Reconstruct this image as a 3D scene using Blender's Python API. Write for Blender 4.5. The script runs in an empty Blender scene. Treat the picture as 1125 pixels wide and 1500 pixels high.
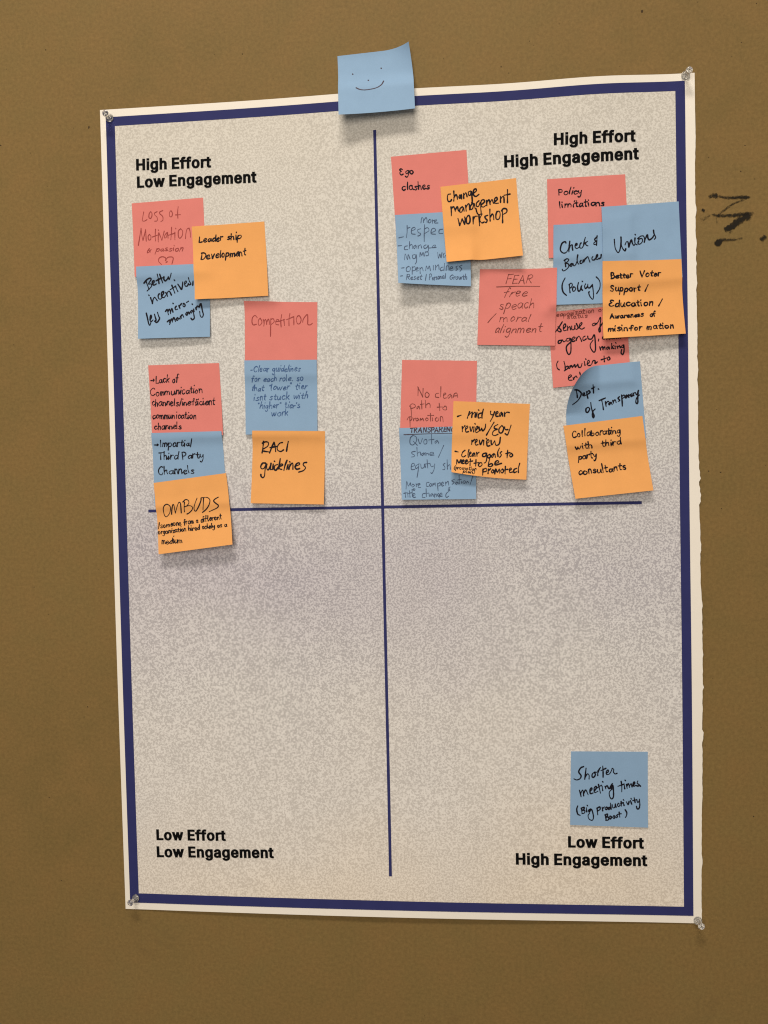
import bpy, bmesh, math, random, json
import numpy as np
from mathutils import Matrix, Vector

random.seed(11)
rng = np.random.default_rng(11)
SC = bpy.context.scene
COL = SC.collection

# ------------------------------------------------------------------ camera
# plane frame: x right, y up, z out of the wall.  world: X = x, Y = -z, Z = y + ZC
S_ = 1.033
ZC = 1.5
RX, RY, RZ = 0.02832841813902993, -0.0843813742465068, 0.01908687115349227
TX, TY, DD = 0.010712803572338468 * S_, 0.0018666220943102674 * S_, 0.7595677219685762 * S_
F = 1126.05
def _rot(a, b, c):
    Rx = np.array([[1, 0, 0], [0, math.cos(a), -math.sin(a)], [0, math.sin(a), math.cos(a)]])
    Ry = np.array([[math.cos(b), 0, math.sin(b)], [0, 1, 0], [-math.sin(b), 0, math.cos(b)]])
    Rz = np.array([[math.cos(c), -math.sin(c), 0], [math.sin(c), math.cos(c), 0], [0, 0, 1]])
    return Rz @ Ry @ Rx
R = _rot(RX, RY, RZ)
T = np.array([TX, TY, -DD])
CP = -R.T @ T                                   # camera position in the plane frame
A = np.array([[1, 0, 0], [0, 0, -1], [0, 1, 0]], float)

cam = bpy.data.cameras.new('camera')
camo = bpy.data.objects.new('camera', cam)
COL.objects.link(camo)
M3 = A @ R.T
m = Matrix.Identity(4)
for i in range(3):
    for j in range(3):
        m[i][j] = M3[i, j]
wp = A @ CP
m[0][3], m[1][3], m[2][3] = wp[0], wp[1], wp[2] + ZC
camo.matrix_world = m
cam.sensor_fit = 'VERTICAL'
cam.sensor_height = 36.0
cam.sensor_width = 27.0
cam.lens = F / 1500 * 36.0
cam.clip_start = 0.02
cam.clip_end = 100
SC.camera = camo

# ------------------------------------------------------------------ light
world = bpy.data.worlds.new('World')
SC.world = world
world.use_nodes = True
bg = world.node_tree.nodes['Background']
bg.inputs[0].default_value = (1.0, 0.89, 0.74, 1)      # light bounced around the room
bg.inputs[1].default_value = 0.16
def area(name, loc, target, sx, sy, power, col):
    l = bpy.data.lights.new(name, 'AREA')
    l.shape = 'RECTANGLE'; l.size = sx; l.size_y = sy; l.energy = power; l.color = col
    o = bpy.data.objects.new(name, l)
    COL.objects.link(o)
    o.location = loc
    d = Vector(target) - Vector(loc)
    o.rotation_euler = d.to_track_quat('-Z', 'Y').to_euler()
    return o
area('ceiling_panel_light', (-0.25, -1.85, ZC + 3.1), (0, 0, ZC - 0.1), 1.5, 0.5, 97, (1.0, 0.90, 0.76))
area("room_light", (-0.35, -2.3, ZC + 0.35), (0, 0, ZC), 1.3, 1.3, 27, (1.0, 0.90, 0.76))
SC.cycles.filter_width = 1.15
vs = SC.view_settings
vs.view_transform = 'Standard'; vs.look = 'None'; vs.exposure = 0.0; vs.gamma = 1.0
vs.use_curve_mapping = False

# ------------------------------------------------------------------ helpers
def world_pts(P):
    """plane-frame points (n,3) -> world"""
    P = np.asarray(P, float).reshape(-1, 3)
    return np.c_[P[:, 0], -P[:, 2], P[:, 1] + ZC]
def at(px, py, h=0.0):
    """the point standing h metres off the wall seen at photo position px,py (vectorised)"""
    px = np.asarray(px, float); py = np.asarray(py, float)
    d = np.stack([(px - 562.5) / F, -(py - 750) / F, -np.ones_like(px)], -1) @ R
    s = (h - CP[2]) / d[..., 2]
    return CP + d * s[..., None]
def project(P):
    q = P @ R.T + T
    return np.stack([562.5 + F * q[..., 0] / -q[..., 2], 750 - F * q[..., 1] / -q[..., 2]], -1)
def smooth(x):
    x = np.clip(x, 0, 1)
    return x * x * (3 - 2 * x)
def mesh_obj(name, verts, faces, mat, parent=None, shade=True):
    me = bpy.data.meshes.new(name)
    me.from_pydata([tuple(v) for v in verts], [], faces)
    me.update()
    if mat: me.materials.append(mat)
    if shade:
        for p in me.polygons: p.use_smooth = True
    o = bpy.data.objects.new(name, me)
    COL.objects.link(o)
    if parent:
        o.parent = parent
        o.matrix_parent_inverse = Matrix.Translation(parent.location).inverted()
    return o
def sheet_mesh(name, G, th, mat, parent):
    """a paper sheet from a grid of plane-frame points G[row, col]: smooth front and back, crisp edge"""
    n1, n2 = G.shape[:2]
    fr = G.reshape(-1, 3); bk = fr - np.array([0, 0, th])
    idx = np.arange(n1 * n2).reshape(n1, n2)
    a, b, c, d = idx[:-1, :-1], idx[1:, :-1], idx[1:, 1:], idx[:-1, 1:]
    F = [tuple(x) for x in np.stack([a, b, c, d], -1).reshape(-1, 4)]
    o_ = n1 * n2
    F += [tuple(x + o_) for x in np.stack([d, c, b, a], -1).reshape(-1, 4)]
    ring = np.r_[idx[0, :], idx[1:, -1], idx[-1, -2::-1], idx[-2:0:-1, 0]]
    k = len(ring); o2 = 2 * o_
    nf = len(F)
    F += [(o2 + i, o2 + (i + 1) % k, o2 + k + (i + 1) % k, o2 + k + i) for i in range(k)]
    o = mesh_obj(name, world_pts(np.vstack([fr, bk, fr[ring], bk[ring]])), F, mat, parent)
    for p in o.data.polygons[nf:]: p.use_smooth = False
    return o
def tag(o, label, cat, group=None, kind=None):
    o['label'] = label; o['category'] = cat
    if group: o['group'] = group
    if kind: o['kind'] = kind
def thing(name, loc, label, cat, group=None):
    o = bpy.data.objects.new(name, None)
    o.empty_display_size = 0.01
    COL.objects.link(o)
    o.location = loc
    tag(o, label, cat, group)
    return o

# ------------------------------------------------------------------ materials
def new_mat(name):
    mt = bpy.data.materials.new(name)
    mt.use_nodes = True
    nt = mt.node_tree
    return mt, nt, nt.nodes['Principled BSDF'], nt.nodes, nt.links
def noise(N, L, coord, scale, detail=2, rough=0.5, dist=0.0):
    n = N.new('ShaderNodeTexNoise')
    n.inputs['Scale'].default_value = scale; n.inputs['Detail'].default_value = detail
    n.inputs['Roughness'].default_value = rough; n.inputs['Distortion'].default_value = dist
    L.new(coord, n.inputs['Vector'])
    return n.outputs['Fac']
def ramp(N, L, fac, stops, interp='LINEAR'):
    r = N.new('ShaderNodeValToRGB')
    cr = r.color_ramp; cr.interpolation = interp
    while len(cr.elements) < len(stops): cr.elements.new(0.5)
    for e, (p, c) in zip(cr.elements, stops):
        e.position = p; e.color = (*c, 1)
    L.new(fac, r.inputs[0])
    return r.outputs[0]
def mix(N, L, fac, a, b, mode='MIX'):
    x = N.new('ShaderNodeMix'); x.data_type = 'RGBA'; x.blend_type = mode
    for k, v in ((0, fac), (6, a), (7, b)):
        if isinstance(v, (int, float)): x.inputs[k].default_value = v
        elif isinstance(v, tuple): x.inputs[k].default_value = (*v, 1)
        else: L.new(v, x.inputs[k])
    return x.outputs[2]
def bump(N, L, h, strength, dist, bsdf):
    b = N.new('ShaderNodeBump')
    b.inputs['Strength'].default_value = strength; b.inputs['Distance'].default_value = dist
    L.new(h, b.inputs['Height']); L.new(b.outputs[0], bsdf.inputs['Normal'])
def s2l(r, g, b):
    f = lambda c: (c / 255 / 12.92) if c / 255 <= 0.04045 else ((c / 255 + 0.055) / 1.055) ** 2.4
    return (f(r), f(g), f(b))

def paper_mat(name, col, var=0.06):
    mt, nt, b, N, L = new_mat(name)
    tc = N.new('ShaderNodeTexCoord').outputs['Object']
    n1 = noise(N, L, tc, 60, 3, 0.6)
    n2 = noise(N, L, tc, 900, 3, 0.7)
    c1 = mix(N, L, n1, tuple(c * (1 - var) for c in col), tuple(min(1, c * (1 + var)) for c in col))
    c2 = mix(N, L, n2, (0.92, 0.92, 0.92), (1.06, 1.06, 1.06))
    L.new(mix(N, L, 1.0, c1, c2, 'MULTIPLY'), b.inputs['Base Color'])
    b.inputs['Roughness'].default_value = 0.75
    b.inputs['Specular IOR Level'].default_value = 0.15
    bump(N, L, n2, 0.25, 0.0002, b)
    return mt
PINK = paper_mat('pink_note_paper', (0.71, 0.222, 0.200))
BLUE = paper_mat('blue_note_paper', (0.250, 0.395, 0.600))
ORANGE = paper_mat('orange_note_paper', (0.81, 0.385, 0.128))
WHITE = paper_mat('white_poster_paper', (0.86, 0.815, 0.755), 0.02)
NAVY = paper_mat('navy_print', (0.029, 0.033, 0.135), 0.12)
BLACKPRINT = paper_mat('black_print', (0.0035, 0.0035, 0.004), 0.1)
BLACKPRINT.node_tree.nodes['Principled BSDF'].inputs['Specular IOR Level'].default_value = 0.06

def ink_mat(name, col, rough=0.5):
    mt, nt, b, N, L = new_mat(name)
    tc = N.new('ShaderNodeTexCoord').outputs['Object']
    n = noise(N, L, tc, 500, 2)
    L.new(mix(N, L, n, col, tuple(c * 1.8 for c in col)), b.inputs['Base Color'])
    b.inputs['Roughness'].default_value = rough
    b.inputs['Specular IOR Level'].default_value = 0.08
    return mt
INK = {'black': ink_mat('black_marker_ink', (0.006, 0.005, 0.009)),
       'soft': ink_mat('dark_pen_ink', (0.05, 0.035, 0.05)),
       'brown': ink_mat('thin_brown_ink', (0.14, 0.036, 0.032)),
       'rust': ink_mat('thin_red_brown_ink', (0.23, 0.042, 0.040)),
       'blue': ink_mat('thin_blue_ink', (0.036, 0.078, 0.19)),
       'slate': ink_mat('thin_slate_ink', (0.046, 0.070, 0.125))}

def print_mat():
    """printed grain of two tones whose tint drifts from beige through lilac grey to tan"""
    mt, nt, b, N, L = new_mat('speckled_print')
    tc = N.new('ShaderNodeTexCoord').outputs['Object']
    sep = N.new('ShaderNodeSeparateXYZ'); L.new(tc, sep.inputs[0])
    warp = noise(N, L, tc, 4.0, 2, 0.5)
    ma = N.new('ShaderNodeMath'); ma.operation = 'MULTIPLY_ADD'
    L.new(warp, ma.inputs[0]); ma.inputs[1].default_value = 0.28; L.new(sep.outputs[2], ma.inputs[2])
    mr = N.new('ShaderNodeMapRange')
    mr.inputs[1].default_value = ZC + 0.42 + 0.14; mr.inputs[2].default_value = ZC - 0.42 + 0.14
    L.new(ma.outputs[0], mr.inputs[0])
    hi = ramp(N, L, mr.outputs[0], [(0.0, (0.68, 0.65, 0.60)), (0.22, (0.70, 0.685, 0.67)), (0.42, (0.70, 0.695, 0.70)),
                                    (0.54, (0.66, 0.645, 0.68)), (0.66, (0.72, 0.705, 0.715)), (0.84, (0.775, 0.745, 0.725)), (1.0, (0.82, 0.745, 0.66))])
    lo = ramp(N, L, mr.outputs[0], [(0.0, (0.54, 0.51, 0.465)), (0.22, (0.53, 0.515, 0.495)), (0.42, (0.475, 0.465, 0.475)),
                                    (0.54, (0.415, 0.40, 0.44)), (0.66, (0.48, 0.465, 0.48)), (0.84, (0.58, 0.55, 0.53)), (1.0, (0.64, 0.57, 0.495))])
    g = noise(N, L, tc, 540, 2, 0.6, 0.3)
    gr = ramp(N, L, g, [(0.43, (0, 0, 0)), (0.57, (1, 1, 1))])
    patch = noise(N, L, tc, 45, 2)
    c = mix(N, L, gr, lo, hi)
    # lilac bloom of the print: patchy, strongest left of centre just under the line
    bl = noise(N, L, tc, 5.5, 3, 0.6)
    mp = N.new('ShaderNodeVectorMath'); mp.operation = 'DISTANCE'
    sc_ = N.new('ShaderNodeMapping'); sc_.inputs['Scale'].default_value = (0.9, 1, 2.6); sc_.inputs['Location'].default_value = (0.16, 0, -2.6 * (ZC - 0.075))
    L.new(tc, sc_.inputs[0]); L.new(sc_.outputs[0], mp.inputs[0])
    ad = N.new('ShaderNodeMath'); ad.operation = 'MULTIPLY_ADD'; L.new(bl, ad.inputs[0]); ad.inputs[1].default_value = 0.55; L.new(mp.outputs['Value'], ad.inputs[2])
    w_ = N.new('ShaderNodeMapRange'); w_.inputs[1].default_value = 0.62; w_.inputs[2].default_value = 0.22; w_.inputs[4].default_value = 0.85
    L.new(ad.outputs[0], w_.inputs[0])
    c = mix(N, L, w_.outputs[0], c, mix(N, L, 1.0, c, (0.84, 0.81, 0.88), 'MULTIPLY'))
    c2 = mix(N, L, patch, (0.93, 0.93, 0.93), (1.06, 1.06, 1.06))
    L.new(mix(N, L, 1.0, c, c2, 'MULTIPLY'), b.inputs['Base Color'])
    b.inputs['Roughness'].default_value = 0.6
    b.inputs['Specular IOR Level'].default_value = 0.3
    return mt
PRINT = print_mat()

def wall_mat():
    mt, nt, b, N, L = new_mat('olive_brown_wall_paint')
    tc = N.new('ShaderNodeTexCoord').outputs['Object']
    big = noise(N, L, tc, 2.2, 4, 0.6)
    mid = noise(N, L, tc, 22, 4, 0.65)
    fine = noise(N, L, tc, 300, 5, 0.75)
    roller = N.new('ShaderNodeMapping'); roller.inputs['Scale'].default_value = (1, 1, 0.55)
    L.new(tc, roller.inputs[0])
    stip = noise(N, L, roller.outputs[0], 260, 3, 0.6)
    c = mix(N, L, ramp(N, L, big, [(0.35, (0, 0, 0)), (0.65, (1, 1, 1))]), (0.184, 0.122, 0.043), (0.210, 0.141, 0.051))
    c = mix(N, L, ramp(N, L, mid, [(0.36, (0, 0, 0)), (0.70, (1, 1, 1))]), c, (0.220, 0.137, 0.049))
    cf = ramp(N, L, fine, [(0.25, (0.78, 0.78, 0.78)), (0.75, (1.20, 1.20, 1.20))])
    c = mix(N, L, 1.0, c, cf, 'MULTIPLY')
    # faint scuffs and grubby patches rubbed into the paint
    sc = noise(N, L, tc, 9, 5, 0.75, 0.6)
    c = mix(N, L, ramp(N, L, sc, [(0.63, (0, 0, 0)), (0.80, (0.45, 0.45, 0.45))]), c, (0.13, 0.085, 0.035))
    L.new(c, b.inputs['Base Color'])
    b.inputs['Roughness'].default_value = 0.65
    b.inputs['Specular IOR Level'].default_value = 0.15
    add = N.new('ShaderNodeMath'); add.operation = 'ADD'
    L.new(stip, add.inputs[0]); L.new(fine, add.inputs[1])
    bump(N, L, add.outputs[0], 0.35, 0.0006, b)
    return mt
WALL = wall_mat()

def smear_mat():
    mt, nt, b, N, L = new_mat('dry_black_smear')
    at_ = N.new('ShaderNodeAttribute'); at_.attribute_name = 'pigment'
    ar = N.new('ShaderNodeAttribute'); ar.attribute_name = 'streak'
    tc = N.new('ShaderNodeTexCoord').outputs['Object']
    n = noise(N, L, tc, 520, 5, 0.8)              # paint pores the dry tool skips over
    n2 = noise(N, L, ar.outputs['Vector'], 1.0, 3, 0.65)   # streaks along the stroke
    s = N.new('ShaderNodeMath'); s.operation = 'ADD'
    L.new(n, s.inputs[0]); L.new(at_.outputs['Fac'], s.inputs[1])
    s2 = N.new('ShaderNodeMath'); s2.operation = 'MULTIPLY_ADD'
    L.new(n2, s2.inputs[0]); s2.inputs[1].default_value = 0.9; L.new(s.outputs[0], s2.inputs[2])
    mr = N.new('ShaderNodeMapRange'); mr.inputs[1].default_value = 1.20; mr.inputs[2].default_value = 1.62
    mr.inputs[4].default_value = 0.93
    L.new(s2.outputs[0], mr.inputs[0])
    L.new(mr.outputs[0], b.inputs['Alpha'])
    b.inputs['Base Color'].default_value = (0.020, 0.017, 0.013, 1)
    b.inputs['Roughness'].default_value = 0.85
    b.inputs['Specular IOR Level'].default_value = 0.1
    return mt
SMEAR = smear_mat()

def plastic_mat():
    mt, nt, b, N, L = new_mat('clear_pin_plastic')
    tc = N.new('ShaderNodeTexCoord').outputs['Object']
    n = noise(N, L, tc, 300, 2)
    L.new(mix(N, L, n, (0.93, 0.92, 0.9), (0.99, 0.99, 0.98)), b.inputs['Base Color'])
    b.inputs['Roughness'].default_value = 0.06
    b.inputs['IOR'].default_value = 1.49
    b.inputs['Transmission Weight'].default_value = 0.92
    return mt
def steel_mat():
    mt, nt, b, N, L = new_mat('pin_steel')
    tc = N.new('ShaderNodeTexCoord').outputs['Object']
    n = noise(N, L, tc, 600, 2)
    L.new(mix(N, L, n, (0.5, 0.5, 0.5), (0.7, 0.7, 0.7)), b.inputs['Base Color'])
    b.inputs['Metallic'].default_value = 1; b.inputs['Roughness'].default_value = 0.3
    return mt
CLEAR, STEEL = plastic_mat(), steel_mat()

# ------------------------------------------------------------------ wall
nx, nz = 2, 2
bm = bmesh.new()
bmesh.ops.create_cube(bm, size=1)
for v in bm.verts:
    v.co.x *= 5.0; v.co.y = v.co.y * 0.12 + 0.06; v.co.z = v.co.z * 3.0 + 1.5
me = bpy.data.meshes.new('wall'); bm.to_mesh(me); bm.free(); me.materials.append(WALL)
wall = bpy.data.objects.new('wall', me); COL.objects.link(wall)
tag(wall, 'olive brown painted wall with scuffs and black smears behind the poster', 'wall')

# ------------------------------------------------------------------ poster surface
PC = dict(TL=(146.4, 161.2), TR=(1017.5, 106.5), BR=(1028.0, 1352.7), BL=(184.0, 1331.4))
pTL, pTR, pBR, pBL = [at(*PC[k], 0.001)[:2] for k in ('TL', 'TR', 'BR', 'BL')]
def inv_bilinear(P, a, b, c, d, it=6):
    """(u right, v down) of points P in the quad a=TL b=TR c=BR d=BL"""
    u = np.full(len(P), 0.5); v = np.full(len(P), 0.5)
    for _ in range(it):
        f = (a + np.outer(u, b - a) + np.outer(v, d - a) + np.outer(u * v, a - b + c - d)) - P
        fu = (b - a) + np.outer(v, a - b + c - d)
        fv = (d - a) + np.outer(u, a - b + c - d)
        det = fu[:, 0] * fv[:, 1] - fu[:, 1] * fv[:, 0]
        u = u - (f[:, 0] * fv[:, 1] - f[:, 1] * fv[:, 0]) / det
        v = v - (fu[:, 0] * f[:, 1] - fu[:, 1] * f[:, 0]) / det
        u = np.clip(u, -3, 4); v = np.clip(v, -3, 4)
    return u, v
def poster_lift_st(s, t):
    g = lambda x, c, w: np.exp(-((x - c) / w) ** 2)
    pin = 1 - np.maximum.reduce([np.exp(-(((s - a) / 0.07) ** 2 + ((t - b) / 0.05) ** 2)) for a in (0, 1) for b in (0, 1)])
    h = 0.0050 * g(s, .84, .11) * np.exp(-t / .10) + 0.0034 * g(s, .52, .17) * np.exp(-t / .08)
    h = h + 0.0034 * g(s, .45, .33) * np.exp(-(1 - t) / .12)
    h = h + 0.0026 * g(t, .68, .2) * np.exp(-(1 - s) / .09) + 0.0016 * g(t, .30, .14) * np.exp(-(1 - s) / .08)
    h = h + 0.0016 * g(t, .62, .25) * np.exp(-s / .10)
    h = h + 0.0022 * np.sin(math.pi * np.clip(s, 0, 1)) * np.sin(math.pi * np.clip(t, 0, 1))
    h = h + 0.0004 * np.sin(9 * s + 5 * t) * np.sin(7 * t - 3 * s)
    return 0.0010 + h * pin
def poster_lift(P):
    P = np.asarray(P, float).reshape(-1, 2)
    s, t = inv_bilinear(P, pTL, pTR, pBR, pBL)
    inside = np.maximum.reduce([-s, s - 1.02, -t, t - 1, np.zeros_like(s)])
    return poster_lift_st(np.clip(s, 0, 1), np.clip(t, 0, 1)) * (1 - smooth(inside / 0.02))
def on_poster(px, py, eps):
    px = np.asarray(px, float).ravel(); py = np.asarray(py, float).ravel()
    h = np.full(px.shape, 0.002)
    for _ in range(4):
        h = poster_lift(at(px, py, h)[:, :2]) + eps
    return at(px, py, h)

poster = thing('poster', (0, 0, ZC), 'large speckled grid poster with navy frame, hung on the brown wall by clear pins', 'poster')
NS, NT = 60, 260
def jag(k):
    return 0
tear = np.cumsum(rng.normal(0, 0.00022, NT + 1)); tear -= np.linspace(0, tear[-1], NT + 1)
tear = np.clip(tear, -0.0009, 0.0009) * 0.6 + rng.normal(0, 0.00013, NT + 1)
for k in rng.integers(15, NT - 10, 17):
    n = int(rng.integers(1, 4)); tear[k:k + n] += rng.uniform(0.0004, 0.0010)
V = []
for j in range(NT + 1):
    t = j / NT
    for i in range(NS + 1):
        s = i / NS
        p = pTL + s * (pTR - pTL) + t * (pBL - pTL) + s * t * (pTL - pTR + pBR - pBL)
        p = p.copy()
        w = smooth((s - 0.93) / 0.07)
        p[0] += w * (tear[j] * min(1, t / 0.1) + 0.0020 * math.exp(-((t - .7) / .22) ** 2))
        V.append((p[0], p[1]))
V = np.array(V)
st = np.array([(i / NS, j / NT) for j in range(NT + 1) for i in range(NS + 1)])
Z = poster_lift_st(st[:, 0], st[:, 1])
sheet_mesh('paper_sheet', np.c_[V, Z].reshape(NT + 1, NS + 1, 3), 0.0002, WHITE, poster)

# printed ring and panel: photo positions of the corners
OUT = np.array([(155, 172), (1003, 118.4), (1015.7, 1341.5), (190.8, 1321.8)], float)
INN = np.array([(168.4, 184.8), (989, 133.6), (1001.8, 1328), (203.5, 1308.3)], float)
# flat rectangles on the sheet, so that the sheet's bulges bend them as they bend the paper
OUTp = np.array([at(x, y, 0.001)[:2] for x, y in OUT]); INNp = np.array([at(x, y, 0.001)[:2] for x, y in INN])
def lay(P, eps):
    P = np.asarray(P, float).reshape(-1, 2)
    return np.c_[P, poster_lift(P) + eps]
def quad_grid(c, n, mm):
    a, b, cc, d = c
    P = []
    for j in range(mm + 1):
        for i in range(n + 1):
            u, v = i / n, j / mm
            P.append(a + u * (b - a) + v * (d - a) + u * v * (a - b + cc - d))
    Fq = [(j * (n + 1) + i, (j + 1) * (n + 1) + i, (j + 1) * (n + 1) + i + 1, j * (n + 1) + i + 1) for j in range(mm) for i in range(n)]
    return np.array(P), Fq
P, Fq = quad_grid(INNp, 70, 100)
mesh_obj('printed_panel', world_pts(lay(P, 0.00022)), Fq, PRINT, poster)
P, Fq = [], []
for k in range(4):
    o0, o1, i0, i1 = OUTp[k], OUTp[(k + 1) % 4], INNp[k], INNp[(k + 1) % 4]
    n = 100; base = len(P)
    for q in range(n + 1):
        f = q / n
        for w in range(4):
            P.append((o0 + f * (o1 - o0)) * (1 - w / 3) + (i0 + f * (i1 - i0)) * (w / 3))
    for q in range(n):
        for w in range(3):
            b0 = base + q * 4 + w
            Fq.append((b0, b0 + 1, b0 + 5, b0 + 4))
mesh_obj('printed_frame', world_pts(lay(P, 0.00030)), Fq, NAVY, poster)
def axis_line(p0, p1, w):
    p0 = at(*p0, 0.002)[:2]; p1 = at(*p1, 0.002)[:2]
    d = (p1 - p0) / np.linalg.norm(p1 - p0); nrm = np.array([-d[1], d[0]]) * w / 2
    P, Fq = [], []
    for q in range(121):
        c = p0 + (p1 - p0) * q / 120
        P += [c - nrm, c + nrm]
        if q: Fq.append((2 * q - 2, 2 * q, 2 * q + 1, 2 * q - 1))
    return P, Fq
P, Fq = axis_line((549.0, 191.5), (572.2, 1282.5), 0.0030)
mesh_obj('vertical_line', world_pts(lay(P, 0.00034)), Fq, NAVY, poster)
P, Fq = axis_line((217.5, 748.6), (940, 736.2), 0.0030)
mesh_obj('horizontal_line', world_pts(lay(P, 0.00040)), Fq, NAVY, poster)

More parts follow.
